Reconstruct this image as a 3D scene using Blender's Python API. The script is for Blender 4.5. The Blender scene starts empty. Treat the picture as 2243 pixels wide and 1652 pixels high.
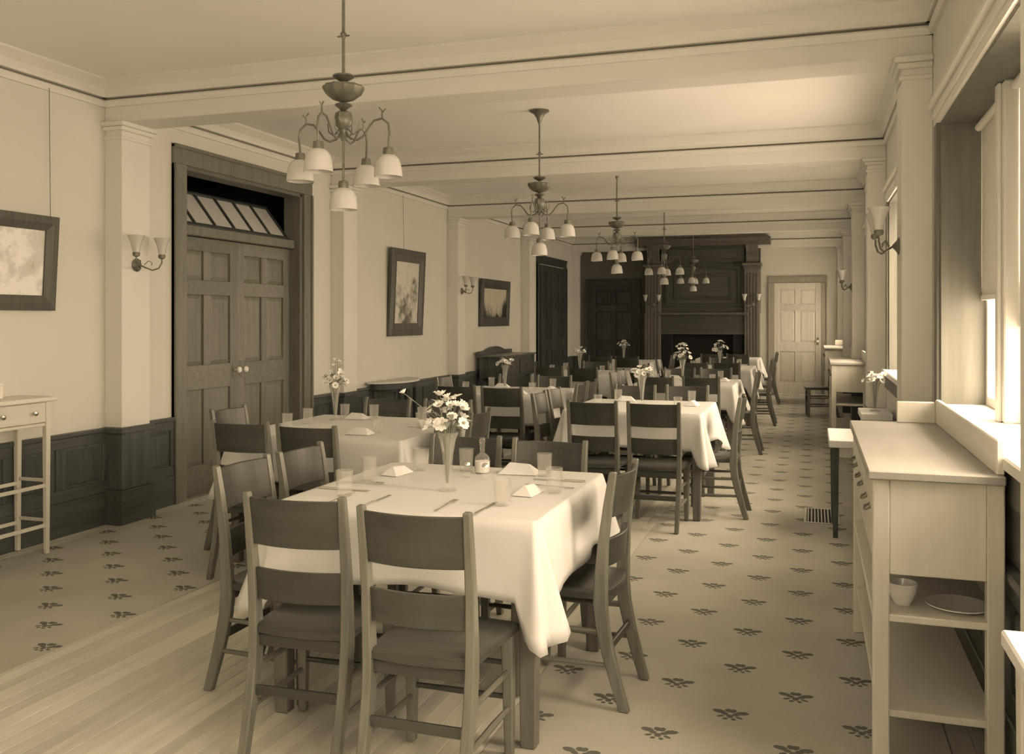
import bpy, bmesh, math, random
from mathutils import Vector, Matrix
PI = math.pi
rnd = random.Random(7)
SC = bpy.context.scene
COL = SC.collection

# ------------------------------------------------------------------ camera
FPX, IW, IH, HOR = 2010.0, 2243.0, 1652.0, 699.0
cam = bpy.data.cameras.new('camera')
cam.sensor_fit = 'HORIZONTAL'
cam.sensor_width = 36.0
cam.lens = FPX / IW * 36.0
cam.shift_y = -(IH / 2 - HOR) / IW
cam.clip_start = 0.05
camo = bpy.data.objects.new('camera', cam)
camo.location = (0, 0, 1.42)
camo.rotation_euler = (PI / 2, 0, math.radians(18.14))
COL.objects.link(camo)
SC.camera = camo

# ------------------------------------------------------------------ world, light, exposure
SKY = (1.0, 0.765, 0.515)
SKY_STRENGTH = 14.0
w = bpy.data.worlds.new('overcast_sky')
SC.world = w
w.use_nodes = True
bgn = w.node_tree.nodes['Background']
bgn.inputs[0].default_value = SKY + (1,)
_tc = w.node_tree.nodes.new('ShaderNodeTexCoord')
_sp = w.node_tree.nodes.new('ShaderNodeSeparateXYZ')
_mr = w.node_tree.nodes.new('ShaderNodeMapRange')          # overcast: brighter overhead, pale ground below
_mr.inputs['From Min'].default_value = -0.15
_mr.inputs['From Max'].default_value = 1.0
_mr.inputs['To Min'].default_value = SKY_STRENGTH * 0.75
_mr.inputs['To Max'].default_value = SKY_STRENGTH * 1.7
w.node_tree.links.new(_tc.outputs['Generated'], _sp.inputs[0])
w.node_tree.links.new(_sp.outputs[2], _mr.inputs['Value'])
w.node_tree.links.new(_mr.outputs[0], bgn.inputs[1])
sun = bpy.data.lights.new('hazy_sun', 'SUN')             # veiled sun on the window side
sun.energy = 3.0
sun.angle = math.radians(38)
sun.color = SKY
suno = bpy.data.objects.new('hazy_sun', sun)
suno.rotation_euler = Vector((-0.76, 0.03, -0.65)).to_track_quat('-Z', 'Y').to_euler()
COL.objects.link(suno)
SC.view_settings.view_transform = 'Standard'
SC.view_settings.look = 'None'
SC.view_settings.exposure = 0.2
SC.view_settings.gamma = 1.0
SC.view_settings.use_curve_mapping = False

# room measures (metres)
XL, XR = -4.67, 0.59            # inner faces of the long walls
YB, YF = -1.13, 18.30           # back and far wall
ZC = 3.06                       # ceiling
PIL = [-1.13, 2.02, 5.17, 8.32, 11.47, 14.75]   # near faces of pilasters and beams
PW, PD = 0.28, 0.15             # pilaster width and depth
OPEN = [(-0.78, 1.90), (2.60, 4.85), (5.77, 8.00), (8.92, 11.15), (12.07, 14.43), (15.35, 17.80)]
WZ0, WZ1 = 1.00, 2.37           # window opening
FILLW = (-1.0, 0.1)             # unseen window added behind the camera as fill light

for i, (y0, y1) in enumerate(OPEN):            # portals: guide the sky light through each window
    L = bpy.data.lights.new('window_portal', 'AREA')
    L.shape = 'RECTANGLE'
    L.size = WZ1 - WZ0
    L.size_y = y1 - y0
    L.cycles.is_portal = True
    o = bpy.data.objects.new('window_portal', L)
    o.location = (XR + 0.34, (y0 + y1) / 2, (WZ0 + WZ1) / 2)
    o.rotation_euler = (0, PI / 2, 0)
    COL.objects.link(o)

L = bpy.data.lights.new('window_portal', 'AREA')  # portal of the added fill window
L.shape = 'RECTANGLE'
L.size = FILLW[1] - FILLW[0]
L.size_y = WZ1 - WZ0
L.cycles.is_portal = True
o = bpy.data.objects.new('window_portal', L)
o.location = (sum(FILLW) / 2, YB - 0.34, (WZ0 + WZ1) / 2)
o.rotation_euler = (PI / 2, 0, PI)
COL.objects.link(o)

# ------------------------------------------------------------------ materials
MATS = {}
def nt_new(name):
    m = bpy.data.materials.new(name)
    m.use_nodes = True
    MATS[name] = m
    nt = m.node_tree
    return m, nt, nt.nodes['Principled BSDF']

def ramp(nt, fac, stops):
    r = nt.nodes.new('ShaderNodeValToRGB')
    while len(r.color_ramp.elements) < len(stops):
        r.color_ramp.elements.new(0.5)
    for e, (p, c) in zip(r.color_ramp.elements, stops):
        e.position = p
        e.color = (c[0], c[1], c[2], 1)
    nt.links.new(fac, r.inputs[0])
    return r.outputs[0]

def sc3(c, k):
    return (c[0] * k, c[1] * k, c[2] * k)

def coords(nt, scale=(1, 1, 1), src='Object'):
    t = nt.nodes.new('ShaderNodeTexCoord')
    mp = nt.nodes.new('ShaderNodeMapping')
    mp.inputs['Scale'].default_value = scale
    nt.links.new(t.outputs[src], mp.inputs[0])
    return mp.outputs[0]

def noise(nt, vec, scale, detail=3.0, rough=0.55):
    n = nt.nodes.new('ShaderNodeTexNoise')
    n.inputs['Scale'].default_value = scale
    n.inputs['Detail'].default_value = detail
    n.inputs['Roughness'].default_value = rough
    nt.links.new(vec, n.inputs['Vector'])
    return n.outputs['Fac']

def bump(nt, bsdf, h, strength, dist=0.01):
    b = nt.nodes.new('ShaderNodeBump')
    b.inputs['Strength'].default_value = strength
    b.inputs['Distance'].default_value = dist
    nt.links.new(h, b.inputs['Height'])
    nt.links.new(b.outputs[0], bsdf.inputs['Normal'])

def plain(name, col, rough=0.6, metal=0.0, var=0.06, scale=6.0, bmp=0.0, spec=0.3):
    m, nt, b = nt_new(name)
    v = coords(nt)
    f = noise(nt, v, scale)
    c = ramp(nt, f, [(0.3, sc3(col, 1 - var)), (0.7, sc3(col, 1 + var))])
    nt.links.new(c, b.inputs['Base Color'])
    b.inputs['Roughness'].default_value = rough
    b.inputs['Metallic'].default_value = metal
    b.inputs['Specular IOR Level'].default_value = spec
    if bmp:
        bump(nt, b, noise(nt, v, scale * 12), bmp, 0.002)
    return m

def wood(name, col, axis='z', var=0.25, rough=0.42, spec=0.35, dens=26.0):
    m, nt, b = nt_new(name)
    s = {'x': (0.07, 1, 1), 'y': (1, 0.07, 1), 'z': (1, 1, 0.07)}[axis]
    oi = nt.nodes.new('ShaderNodeObjectInfo')
    v0 = coords(nt, s)
    add = nt.nodes.new('ShaderNodeVectorMath')
    add.operation = 'ADD'
    cmb = nt.nodes.new('ShaderNodeCombineXYZ')
    for k in range(3):
        nt.links.new(oi.outputs['Random'], cmb.inputs[k])
    sc = nt.nodes.new('ShaderNodeVectorMath')
    sc.operation = 'SCALE'
    sc.inputs['Scale'].default_value = 9.0
    nt.links.new(cmb.outputs[0], sc.inputs[0])
    nt.links.new(v0, add.inputs[0])
    nt.links.new(sc.outputs[0], add.inputs[1])
    f = noise(nt, add.outputs[0], dens, 6.0, 0.65)
    c = ramp(nt, f, [(0.28, sc3(col, 1 - var)), (0.5, col), (0.75, sc3(col, 1 + var))])
    hs = nt.nodes.new('ShaderNodeHueSaturation')
    mr = nt.nodes.new('ShaderNodeMapRange')
    mr.inputs['To Min'].default_value = 0.88
    mr.inputs['To Max'].default_value = 1.12
    nt.links.new(oi.outputs['Random'], mr.inputs['Value'])
    nt.links.new(mr.outputs[0], hs.inputs['Value'])
    nt.links.new(c, hs.inputs['Color'])
    nt.links.new(hs.outputs[0], b.inputs['Base Color'])
    b.inputs['Roughness'].default_value = rough
    b.inputs['Specular IOR Level'].default_value = spec
    bump(nt, b, f, 0.12, 0.002)
    return m

plain('wall_paint', (0.70, 0.70, 0.66), 0.75, var=0.03, scale=1.2, bmp=0.05)
plain('ceiling_paint', (0.88, 0.88, 0.86), 0.8, var=0.025, scale=0.9, bmp=0.04)
plain('trim_paint', (0.76, 0.76, 0.73), 0.55, var=0.02, scale=2)
plain('dim_wall_paint', (0.14, 0.14, 0.12), 0.6, var=0.1, scale=2)  # recess shade put into the colour; the dim hall shares it
plain('shadow_line_dark', (0.22, 0.21, 0.19), 0.8)  # shade of the gap under the cornice, put into the colour
wood('wood_wainscot', (0.085, 0.097, 0.10), 'z', 0.35, 0.38)
wood('wood_wainscot_h', (0.095, 0.104, 0.104), 'y', 0.35, 0.38)
wood('wood_door', (0.20, 0.20, 0.175), 'z', 0.22, 0.4)
wood('wood_door_h', (0.20, 0.20, 0.175), 'y', 0.22, 0.4)
wood('wood_casing', (0.19, 0.19, 0.165), 'z', 0.2, 0.4)
wood('wood_window', (0.16, 0.162, 0.145), 'z', 0.25, 0.42, dens=14)
wood('wood_dark', (0.055, 0.064, 0.066), 'z', 0.4, 0.4)
wood('wood_farlight', (0.66, 0.65, 0.60), 'z', 0.12, 0.45)
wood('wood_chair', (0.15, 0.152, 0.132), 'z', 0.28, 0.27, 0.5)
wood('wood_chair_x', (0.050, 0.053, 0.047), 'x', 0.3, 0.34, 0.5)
wood('wood_chair_y', (0.15, 0.152, 0.132), 'y', 0.28, 0.3, 0.5)
wood('wood_table', (0.15, 0.147, 0.13), 'z', 0.3, 0.4)
wood('wood_pale', (0.68, 0.67, 0.61), 'z', 0.08, 0.45, dens=18)
wood('wood_pale_y', (0.68, 0.67, 0.61), 'y', 0.08, 0.45, dens=18)
wood('wood_top', (0.42, 0.42, 0.40), 'y', 0.08, 0.5, dens=18)
wood('wood_plank', (0.56, 0.55, 0.49), 'y', 0.2, 0.38, 0.4, dens=11)
wood('wood_farcasing', (0.36, 0.35, 0.31), 'z', 0.12, 0.45)
wood('wood_mantel', (0.085, 0.088, 0.078), 'x', 0.3, 0.4)
wood('wood_frame', (0.09, 0.093, 0.083), 'z', 0.3, 0.4)
plain('linen', (0.69, 0.70, 0.70), 0.85, var=0.02, scale=5, bmp=0.08, spec=0.1)
plain('opal_glass', (0.60, 0.60, 0.585), 0.25, var=0.02, scale=12, spec=0.5)
plain('brass', (0.20, 0.20, 0.17), 0.42, 0.55, var=0.2, scale=30)
plain('nickel', (0.55, 0.54, 0.50), 0.25, 0.9, var=0.1)
plain('silver', (0.7, 0.7, 0.68), 0.22, 0.9, var=0.05)
plain('china', (0.88, 0.88, 0.87), 0.2, var=0.02, spec=0.5)
plain('petal', (0.88, 0.88, 0.86), 0.7, var=0.06, scale=20)
plain('petal_centre', (0.38, 0.36, 0.28), 0.8, var=0.15, scale=60)
plain('stalk', (0.24, 0.26, 0.22), 0.6, var=0.2, scale=30)
plain('iron', (0.05, 0.052, 0.05), 0.5, 0.4)
plain('soot', (0.02, 0.021, 0.021), 0.9)
plain('ivory', (0.82, 0.81, 0.77), 0.5, var=0.03)

def glass_mat(name, tint, edge, haze):
    """clear thin glass: see-through, a little gloss towards the edges, a trace of milky haze"""
    m, nt, b = nt_new(name)
    nt.nodes.remove(b)
    N, Lk = nt.nodes.new, nt.links.new
    out = nt.nodes['Material Output']
    tr = N('ShaderNodeBsdfTransparent')
    tr.inputs[0].default_value = tint + (1,)
    gl = N('ShaderNodeBsdfGlossy')
    gl.inputs['Roughness'].default_value = 0.05
    df = N('ShaderNodeBsdfDiffuse')
    df.inputs[0].default_value = (0.85, 0.85, 0.83, 1)
    lw = N('ShaderNodeLayerWeight')
    lw.inputs['Blend'].default_value = 0.25
    mu = N('ShaderNodeMath')
    mu.operation = 'MULTIPLY'
    mu.inputs[1].default_value = edge
    Lk(lw.outputs['Facing'], mu.inputs[0])
    m1 = N('ShaderNodeMixShader')
    m1.inputs[0].default_value = haze
    Lk(tr.outputs[0], m1.inputs[1])
    Lk(df.outputs[0], m1.inputs[2])
    m2 = N('ShaderNodeMixShader')
    Lk(mu.outputs[0], m2.inputs[0])
    Lk(m1.outputs[0], m2.inputs[1])
    Lk(gl.outputs[0], m2.inputs[2])
    Lk(m2.outputs[0], out.inputs[0])
glass_mat('pane_glass', (0.97, 0.97, 0.97), 0.15, 0.0)
glass_mat('table_glass', (0.97, 0.97, 0.96), 0.35, 0.10)

def shade_cloth():
    m, nt, b = nt_new('blind_cloth')
    nt.nodes.remove(b)
    out = nt.nodes['Material Output']
    v = coords(nt, (1, 1, 1))
    c = ramp(nt, noise(nt, v, 40), [(0.3, (0.72, 0.71, 0.67)), (0.7, (0.80, 0.79, 0.75))])
    d = nt.nodes.new('ShaderNodeBsdfDiffuse')
    t = nt.nodes.new('ShaderNodeBsdfTranslucent')
    nt.links.new(c, d.inputs[0])
    nt.links.new(c, t.inputs[0])
    mx = nt.nodes.new('ShaderNodeMixShader')
    mx.inputs[0].default_value = 0.06
    nt.links.new(d.outputs[0], mx.inputs[1])
    nt.links.new(t.outputs[0], mx.inputs[2])
    nt.links.new(mx.outputs[0], out.inputs[0])
shade_cloth()

def frosted():
    m, nt, b = nt_new('frosted_glass')
    nt.nodes.remove(b)
    out = nt.nodes['Material Output']
    d = nt.nodes.new('ShaderNodeBsdfDiffuse')
    d.inputs[0].default_value = (0.85, 0.85, 0.83, 1)
    t = nt.nodes.new('ShaderNodeBsdfTranslucent')
    t.inputs[0].default_value = (0.8, 0.8, 0.78, 1)
    g = nt.nodes.new('ShaderNodeBsdfGlossy')
    g.inputs['Roughness'].default_value = 0.12
    mx = nt.nodes.new('ShaderNodeMixShader')
    mx.inputs[0].default_value = 0.25
    m2 = nt.nodes.new('ShaderNodeMixShader')
    m2.inputs[0].default_value = 0.15
    v = coords(nt)
    nt.links.new(noise(nt, v, 80), g.inputs['Roughness'])
    nt.links.new(d.outputs[0], mx.inputs[1])
    nt.links.new(t.outputs[0], mx.inputs[2])
    nt.links.new(mx.outputs[0], m2.inputs[1])
    nt.links.new(g.outputs[0], m2.inputs[2])
    nt.links.new(m2.outputs[0], out.inputs[0])
frosted()

def carpet_mat():
    """woven carpet, one leaf-and-flower motif on a half-drop lattice (0.44 m by 0.455 m)"""
    m, nt, b = nt_new('carpet_weave')
    N, Lk = nt.nodes.new, nt.links.new
    geo = N('ShaderNodeNewGeometry')
    sep = N('ShaderNodeSeparateXYZ')
    Lk(geo.outputs['Position'], sep.inputs[0])
    def mth(op, a, bb=None, c=None):
        n = N('ShaderNodeMath')
        n.operation = op
        for k, q in enumerate((a, bb, c)):
            if q is None:
                continue
            if isinstance(q, (int, float)):
                n.inputs[k].default_value = q
            else:
                Lk(q, n.inputs[k])
        return n.outputs[0]
    PX, PY, OX, OY = 0.44, 0.455, -0.50, 3.13
    def lattice(ox, oy):
        u = mth('SUBTRACT', mth('DIVIDE', mth('SUBTRACT', sep.outputs[0], ox), PX), 0.0)
        u = mth('MULTIPLY', mth('SUBTRACT', mth('FRACT', mth('ADD', u, 0.5)), 0.5), PX)
        v = mth('DIVIDE', mth('SUBTRACT', sep.outputs[1], oy), PY)
        v = mth('MULTIPLY', mth('SUBTRACT', mth('FRACT', mth('ADD', v, 0.5)), 0.5), PY)
        return u, v
    def blob(u, v, cx, cy, ax, ay, ang):
        ca, sa = math.cos(ang), math.sin(ang)
        du, dv = mth('SUBTRACT', u, cx), mth('SUBTRACT', v, cy)
        p = mth('ADD', mth('MULTIPLY', du, ca), mth('MULTIPLY', dv, sa))
        q = mth('SUBTRACT', mth('MULTIPLY', dv, ca), mth('MULTIPLY', du, sa))
        p = mth('DIVIDE', p, ax)
        q = mth('DIVIDE', q, ay)
        return mth('ADD', mth('MULTIPLY', p, p), mth('MULTIPLY', q, q))
    tot = None
    shapes = [(-0.041, 0.022, 0.025, 0.016, -0.30), (0.041, 0.022, 0.025, 0.016, 0.30),
              (-0.020, 0.006, 0.016, 0.012, -0.6), (0.020, 0.006, 0.016, 0.012, 0.6),
              (-0.008, 0.034, 0.013, 0.017, 0.3), (0.008, 0.034, 0.013, 0.017, -0.3), (0.0, -0.012, 0.013, 0.016, 0.0),
              (-0.032, -0.018, 0.015, 0.008, 0.5), (0.032, -0.018, 0.015, 0.008, -0.5),
              (-0.014, -0.036, 0.010, 0.009, 0.7), (0.014, -0.036, 0.010, 0.009, -0.7)]
    for ox, oy in ((OX, OY), (OX + PX / 2, OY + PY / 2)):
        u, v = lattice(ox, oy)
        for s in shapes:
            d = blob(u, v, *s)
            tot = d if tot is None else mth('MINIMUM', tot, d)
    v3 = coords(nt, (1, 1, 1))
    weave = noise(nt, v3, 260, 2)
    tot = mth('ADD', tot, mth('MULTIPLY', mth('SUBTRACT', weave, 0.5), 0.9))
    motif = ramp(nt, tot, [(0.75, (1, 1, 1)), (1.0, (0, 0, 0))])
    worn = noise(nt, v3, 1.7, 4)
    ground = ramp(nt, worn, [(0.3, (0.44, 0.435, 0.39)), (0.7, (0.53, 0.525, 0.475))])
    mx = N('ShaderNodeMix')
    mx.data_type = 'RGBA'
    Lk(motif, mx.inputs['Factor'])
    Lk(ground, mx.inputs['A'])
    mx.inputs['B'].default_value = (0.15, 0.155, 0.14, 1)
    m2 = N('ShaderNodeMix')
    m2.data_type = 'RGBA'
    m2.blend_type = 'MULTIPLY'
    m2.inputs['Factor'].default_value = 0.25
    Lk(mx.outputs['Result'], m2.inputs['A'])
    Lk(ramp(nt, weave, [(0.3, (0.6, 0.6, 0.6)), (0.7, (1, 1, 1))]), m2.inputs['B'])
    Lk(m2.outputs['Result'], b.inputs['Base Color'])
    b.inputs['Roughness'].default_value = 0.95
    b.inputs['Specular IOR Level'].default_value = 0.05
    bump(nt, b, weave, 0.4, 0.003)
carpet_mat()

def print_mat(name, sky, dark, seed, horizon, scale, lo, k=0.9):
    """a landscape print: pale sky, trees, water; varies in the object's own y-z plane"""
    m, nt, b = nt_new(name)
    v = coords(nt, (1, 1, 1))
    mp = nt.nodes.new('ShaderNodeMapping')
    mp.inputs['Location'].default_value = (seed, seed * 1.7, seed * 0.3)
    nt.links.new(v, mp.inputs[0])
    sep = nt.nodes.new('ShaderNodeSeparateXYZ')
    nt.links.new(v, sep.inputs[0])
    n = noise(nt, mp.outputs[0], scale, 5, 0.65)
    n2 = noise(nt, mp.outputs[0], scale * 0.35, 2)
    a = nt.nodes.new('ShaderNodeMath')
    a.operation = 'MULTIPLY_ADD'
    nt.links.new(sep.outputs[2], a.inputs[0])
    a.inputs[1].default_value = horizon
    nt.links.new(n2, a.inputs[2])
    s = nt.nodes.new('ShaderNodeMath')
    s.operation = 'MULTIPLY_ADD'
    nt.links.new(n, s.inputs[0])
    s.inputs[1].default_value = k
    nt.links.new(a.outputs[0], s.inputs[2])
    hf = nt.nodes.new('ShaderNodeMath')
    hf.operation = 'MULTIPLY'
    hf.inputs[1].default_value = 0.5
    nt.links.new(s.outputs[0], hf.inputs[0])
    c = ramp(nt, hf.outputs[0], [(lo, dark), (lo + 0.06, sc3(dark, 2.0)), (lo + 0.13, sc3(sky, 0.72)), (lo + 0.20, sky)])
    nt.links.new(c, b.inputs['Base Color'])
    b.inputs['Roughness'].default_value = 0.35
print_mat('print_river', (0.86, 0.86, 0.84), (0.30, 0.30, 0.27), 1.3, 0.25, 10, 0.34)
print_mat('print_gorge', (0.66, 0.65, 0.60), (0.08, 0.08, 0.07), 4.1, 0.40, 8, 0.44, 1.1)
print_mat('print_valley', (0.62, 0.60, 0.52), (0.035, 0.037, 0.035), 7.7, 1.5, 5, 0.58)

# ------------------------------------------------------------------ mesh helpers
class MB:
    def __init__(s):
        s.v = []
        s.f = []
    def add(s, vs, fs):
        o = len(s.v)
        s.v += [tuple(p) for p in vs]
        s.f += [tuple(i + o for i in q) for q in fs]
        return s
    def box(s, x0, x1, y0, y1, z0, z1):
        return s.add([(x0, y0, z0), (x1, y0, z0), (x1, y1, z0), (x0, y1, z0),
                      (x0, y0, z1), (x1, y0, z1), (x1, y1, z1), (x0, y1, z1)],
                     [(0, 3, 2, 1), (4, 5, 6, 7), (0, 1, 5, 4), (1, 2, 6, 5), (2, 3, 7, 6), (3, 0, 4, 7)])
    def loft(s, loops, cap=True, close=False):
        n = len(loops[0])
        vs = [p for l in loops for p in l]
        fs = []
        m = len(loops)
        for i in range(m if close else m - 1):
            a, b = i * n, ((i + 1) % m) * n
            for j in range(n):
                k = (j + 1) % n
                fs.append((a + j, a + k, b + k, b + j))
        if cap and not close:
            fs.append(tuple(reversed(range(n))))
            fs.append(tuple(range((m - 1) * n, m * n)))
        return s.add(vs, fs)
    def post(s, secs):
        """rectangular section post: (x, y, z, half x, half y)"""
        return s.loft([[(x - a, y - b, z), (x + a, y - b, z), (x + a, y + b, z), (x - a, y + b, z)] for x, y, z, a, b in secs])
    def tube(s, pts, rad, n=8, cap=True):
        pts = [Vector(p) for p in pts]
        if not isinstance(rad, (list, tuple)):
            rad = [rad] * len(pts)
        loops = []
        up = None
        for i, p in enumerate(pts):
            t = (pts[min(i + 1, len(pts) - 1)] - pts[max(i - 1, 0)]).normalized()
            if up is None:
                up = Vector((0, 0, 1)) if abs(t.z) < 0.9 else Vector((1, 0, 0))
            a = t.cross(up).normalized()
            bb = a.cross(t).normalized()
            up = bb
            loops.append([p + rad[i] * (math.cos(2 * PI * k / n) * a + math.sin(2 * PI * k / n) * bb) for k in range(n)])
        return s.loft(loops, cap)
    def lathe(s, prof, n=20, c=(0, 0, 0), sx=1.0, flute=0.0, nf=0):
        loops = []
        for r, z in prof:
            L = []
            for k in range(n):
                a = 2 * PI * k / n
                rr = r * (1 + flute * math.cos(nf * a))
                L.append((c[0] + rr * math.cos(a), c[1] + rr * math.sin(a) * sx, c[2] + z))
            loops.append(L)
        return s.loft(loops)
    def prism(s, poly, axis, a0, a1):
        """extrude a 2-D polygon along an axis: axis x -> poly is (y,z); axis y -> (x,z); axis z -> (x,y)"""
        def P(p, a):
            return {'x': (a, p[0], p[1]), 'y': (p[0], a, p[1]), 'z': (p[0], p[1], a)}[axis]
        return s.loft([[P(p, a0) for p in poly], [P(p, a1) for p in poly]])
    def mesh(s, name, mat, bevel=0.0, smooth=False, seg=1):
        bm = bmesh.new()
        vs = [bm.verts.new(p) for p in s.v]
        for f in s.f:
            try:
                bm.faces.new([vs[i] for i in f])
            except ValueError:
                pass
        bmesh.ops.recalc_face_normals(bm, faces=bm.faces)
        if bevel:
            ed = [e for e in bm.edges if len(e.link_faces) == 2 and e.calc_face_angle(0) > 0.6]
            bmesh.ops.bevel(bm, geom=ed, offset=bevel, segments=seg, affect='EDGES', profile=0.7, clamp_overlap=True)
        me = bpy.data.meshes.new(name)
        bm.to_mesh(me)
        bm.free()
        if smooth:
            me.polygons.foreach_set('use_smooth', [True] * len(me.polygons))
            me.set_sharp_from_angle(angle=math.radians(42))
        me.materials.append(MATS[mat])
        return me
    def build(s, name, mat, parent=None, bevel=0.0, smooth=False, seg=1):
        o = bpy.data.objects.new(name, s.mesh(name, mat, bevel, smooth, seg))
        COL.objects.link(o)
        o.parent = parent
        return o

def tag(o, label=None, cat=None, group=None, kind=None):
    if label: o['label'] = label
    if cat: o['category'] = cat
    if group: o['group'] = group
    if kind: o['kind'] = kind
    return o

def empty(name, loc=(0, 0, 0), rz=0.0):
    o = bpy.data.objects.new(name, None)
    o.empty_display_size = 0.1
    o.location = loc
    o.rotation_euler = (0, 0, rz)
    COL.objects.link(o)
    return o

def thing(name, label, cat, loc=(0, 0, 0), rz=0.0, group=None):
    return tag(empty(name, loc, rz), label, cat, group)

KIDS = {}
def copy_tree(o, parent=None):
    c = o.copy()
    COL.objects.link(c)
    c.parent = parent
    for ch in list(o.children):
        copy_tree(ch, c)
    return c

def place(proto, used, loc, rz, label, group=None):
    o = proto if not used[0] else copy_tree(proto)
    used[0] = True
    o.location = loc
    o.rotation_euler = (0, 0, rz)
    o['label'] = label
    if group: o['group'] = group
    return o

def box(name, mat, parent, x0, x1, y0, y1, z0, z1, bevel=0.003):
    return MB().box(x0, x1, y0, y1, z0, z1).build(name, mat, parent, bevel)

def wall_mesh(axis, c0, c1, a0, a1, z0, z1, holes):
    """one slab with rectangular holes (a0,a1,z0,z1), a single connected mesh"""
    A = sorted({a0, a1, *[h[0] for h in holes], *[h[1] for h in holes]})
    Z = sorted({z0, z1, *[h[2] for h in holes], *[h[3] for h in holes]})
    A = [a for a in A if a0 <= a <= a1]
    Z = [z for z in Z if z0 <= z <= z1]
    def solid(i, j):
        if not (0 <= i < len(A) - 1 and 0 <= j < len(Z) - 1):
            return False
        ac, zc = (A[i] + A[i + 1]) / 2, (Z[j] + Z[j + 1]) / 2
        return not any(h[0] < ac < h[1] and h[2] < zc < h[3] for h in holes)
    idx = {}
    mb = MB()
    def vert(i, j, c):
        k = (i, j, c)
        if k not in idx:
            idx[k] = len(mb.v)
            cc = c1 if c else c0
            mb.v.append((cc, A[i], Z[j]) if axis == 'x' else (A[i], cc, Z[j]))
        return idx[k]
    for i in range(len(A) - 1):
        for j in range(len(Z) - 1):
            if not solid(i, j):
                continue
            for c in (0, 1):
                mb.f.append((vert(i, j, c), vert(i + 1, j, c), vert(i + 1, j + 1, c), vert(i, j + 1, c)))
            for di, dj, p, q in ((-1, 0, (i, j), (i, j + 1)), (1, 0, (i + 1, j), (i + 1, j + 1)),
                                 (0, -1, (i, j), (i + 1, j)), (0, 1, (i, j + 1), (i + 1, j + 1))):
                if not solid(i + di, j + dj):
                    mb.f.append((vert(*p, 0), vert(*q, 0), vert(*q, 1), vert(*p, 1)))
    return mb

def struct(o):
    o['kind'] = 'structure'
    return o

# ------------------------------------------------------------------ shell
floor = struct(MB().box(XL - 0.2, XR + 0.35, YB - 0.2, YF + 0.2, -0.20, -0.02).build('floor', 'wood_plank'))
CARP_L, CARP_R = (-4.50, -3.07), (-1.03, 0.432)
def plank_run(x0, x1, pw, y0, y1, lens):
    n = int(round((x1 - x0) / pw))
    pw = (x1 - x0) / n
    shared = {}
    for i in range(n):
        y = y0
        k = 0
        first = lens * (0.35 + 0.65 * ((i * 0.618) % 1))
        while y < y1 - 0.01:
            L = min(first if k == 0 else lens, y1 - y)
            if y1 - (y + L) < 0.5:
                L = y1 - y
            key = round(L, 3)
            if key not in shared:
                shared[key] = MB().box(0.0008, pw - 0.0008, 0.0008, L - 0.0008, -0.02, 0.0).mesh('plank', 'wood_plank', 0.0012)
            o = bpy.data.objects.new('plank', shared[key])
            COL.objects.link(o)
            o.parent = floor
            o.location = (x0 + i * pw, y, 0)
            y += L
            k += 1
plank_run(CARP_L[1], CARP_R[0], 0.068, 1.2, YF, 6.5)
plank_run(XL, CARP_L[0], 0.06, 1.2, YF, 6.5)
plank_run(CARP_R[1], XR, 0.08, 1.2, YF, 6.5)
plank_run(CARP_L[0], CARP_L[1], 0.068, YF - 0.33, YF, 6.5)
plank_run(CARP_R[0], CARP_R[1], 0.068, YF - 0.33, YF, 6.5)

def carpet(name, x0, x1, label):
    o = MB().box(x0, x1, YB, YF - 0.33, -0.019, 0.006).build(name, 'carpet_weave', None, 0.003)
    return tag(o, label, 'carpet')
carpet('carpet_runner', CARP_L[0], CARP_L[1], 'patterned carpet strip along the wall with the tall double door')
carpet('carpet_runner', CARP_R[0], CARP_R[1], 'patterned carpet strip with leaf motifs along the window side')

ceiling = struct(MB().box(XL - 0.2, XR + 0.35, YB - 0.2, YF + 0.2, ZC, ZC + 0.2).build('ceiling', 'ceiling_paint'))
D1 = (6.02, 7.76)              # double door opening in the left wall
D2 = (15.78, 17.52)
wl = struct(wall_mesh('x', XL - 0.18, XL, YB, YF, 0, ZC, [(D1[0], D1[1], 0, 2.62)]).build('wall_left', 'wall_paint'))
wr = struct(wall_mesh('x', XR, XR + 0.34, YB, YF, 0, ZC, [(a, b, WZ0, WZ1) for a, b in OPEN]).build('wall_right', 'wall_paint'))
wb = struct(wall_mesh('y', YB - 0.34, YB, XL - 0.18, XR + 0.34, 0, ZC, [(FILLW[0], FILLW[1], WZ0, WZ1)]).build('wall_back', 'wall_paint'))
wf = struct(MB().box(XL - 0.18, XR + 0.34, YF, YF + 0.2, 0, ZC).build('wall_far', 'wall_paint'))

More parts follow.
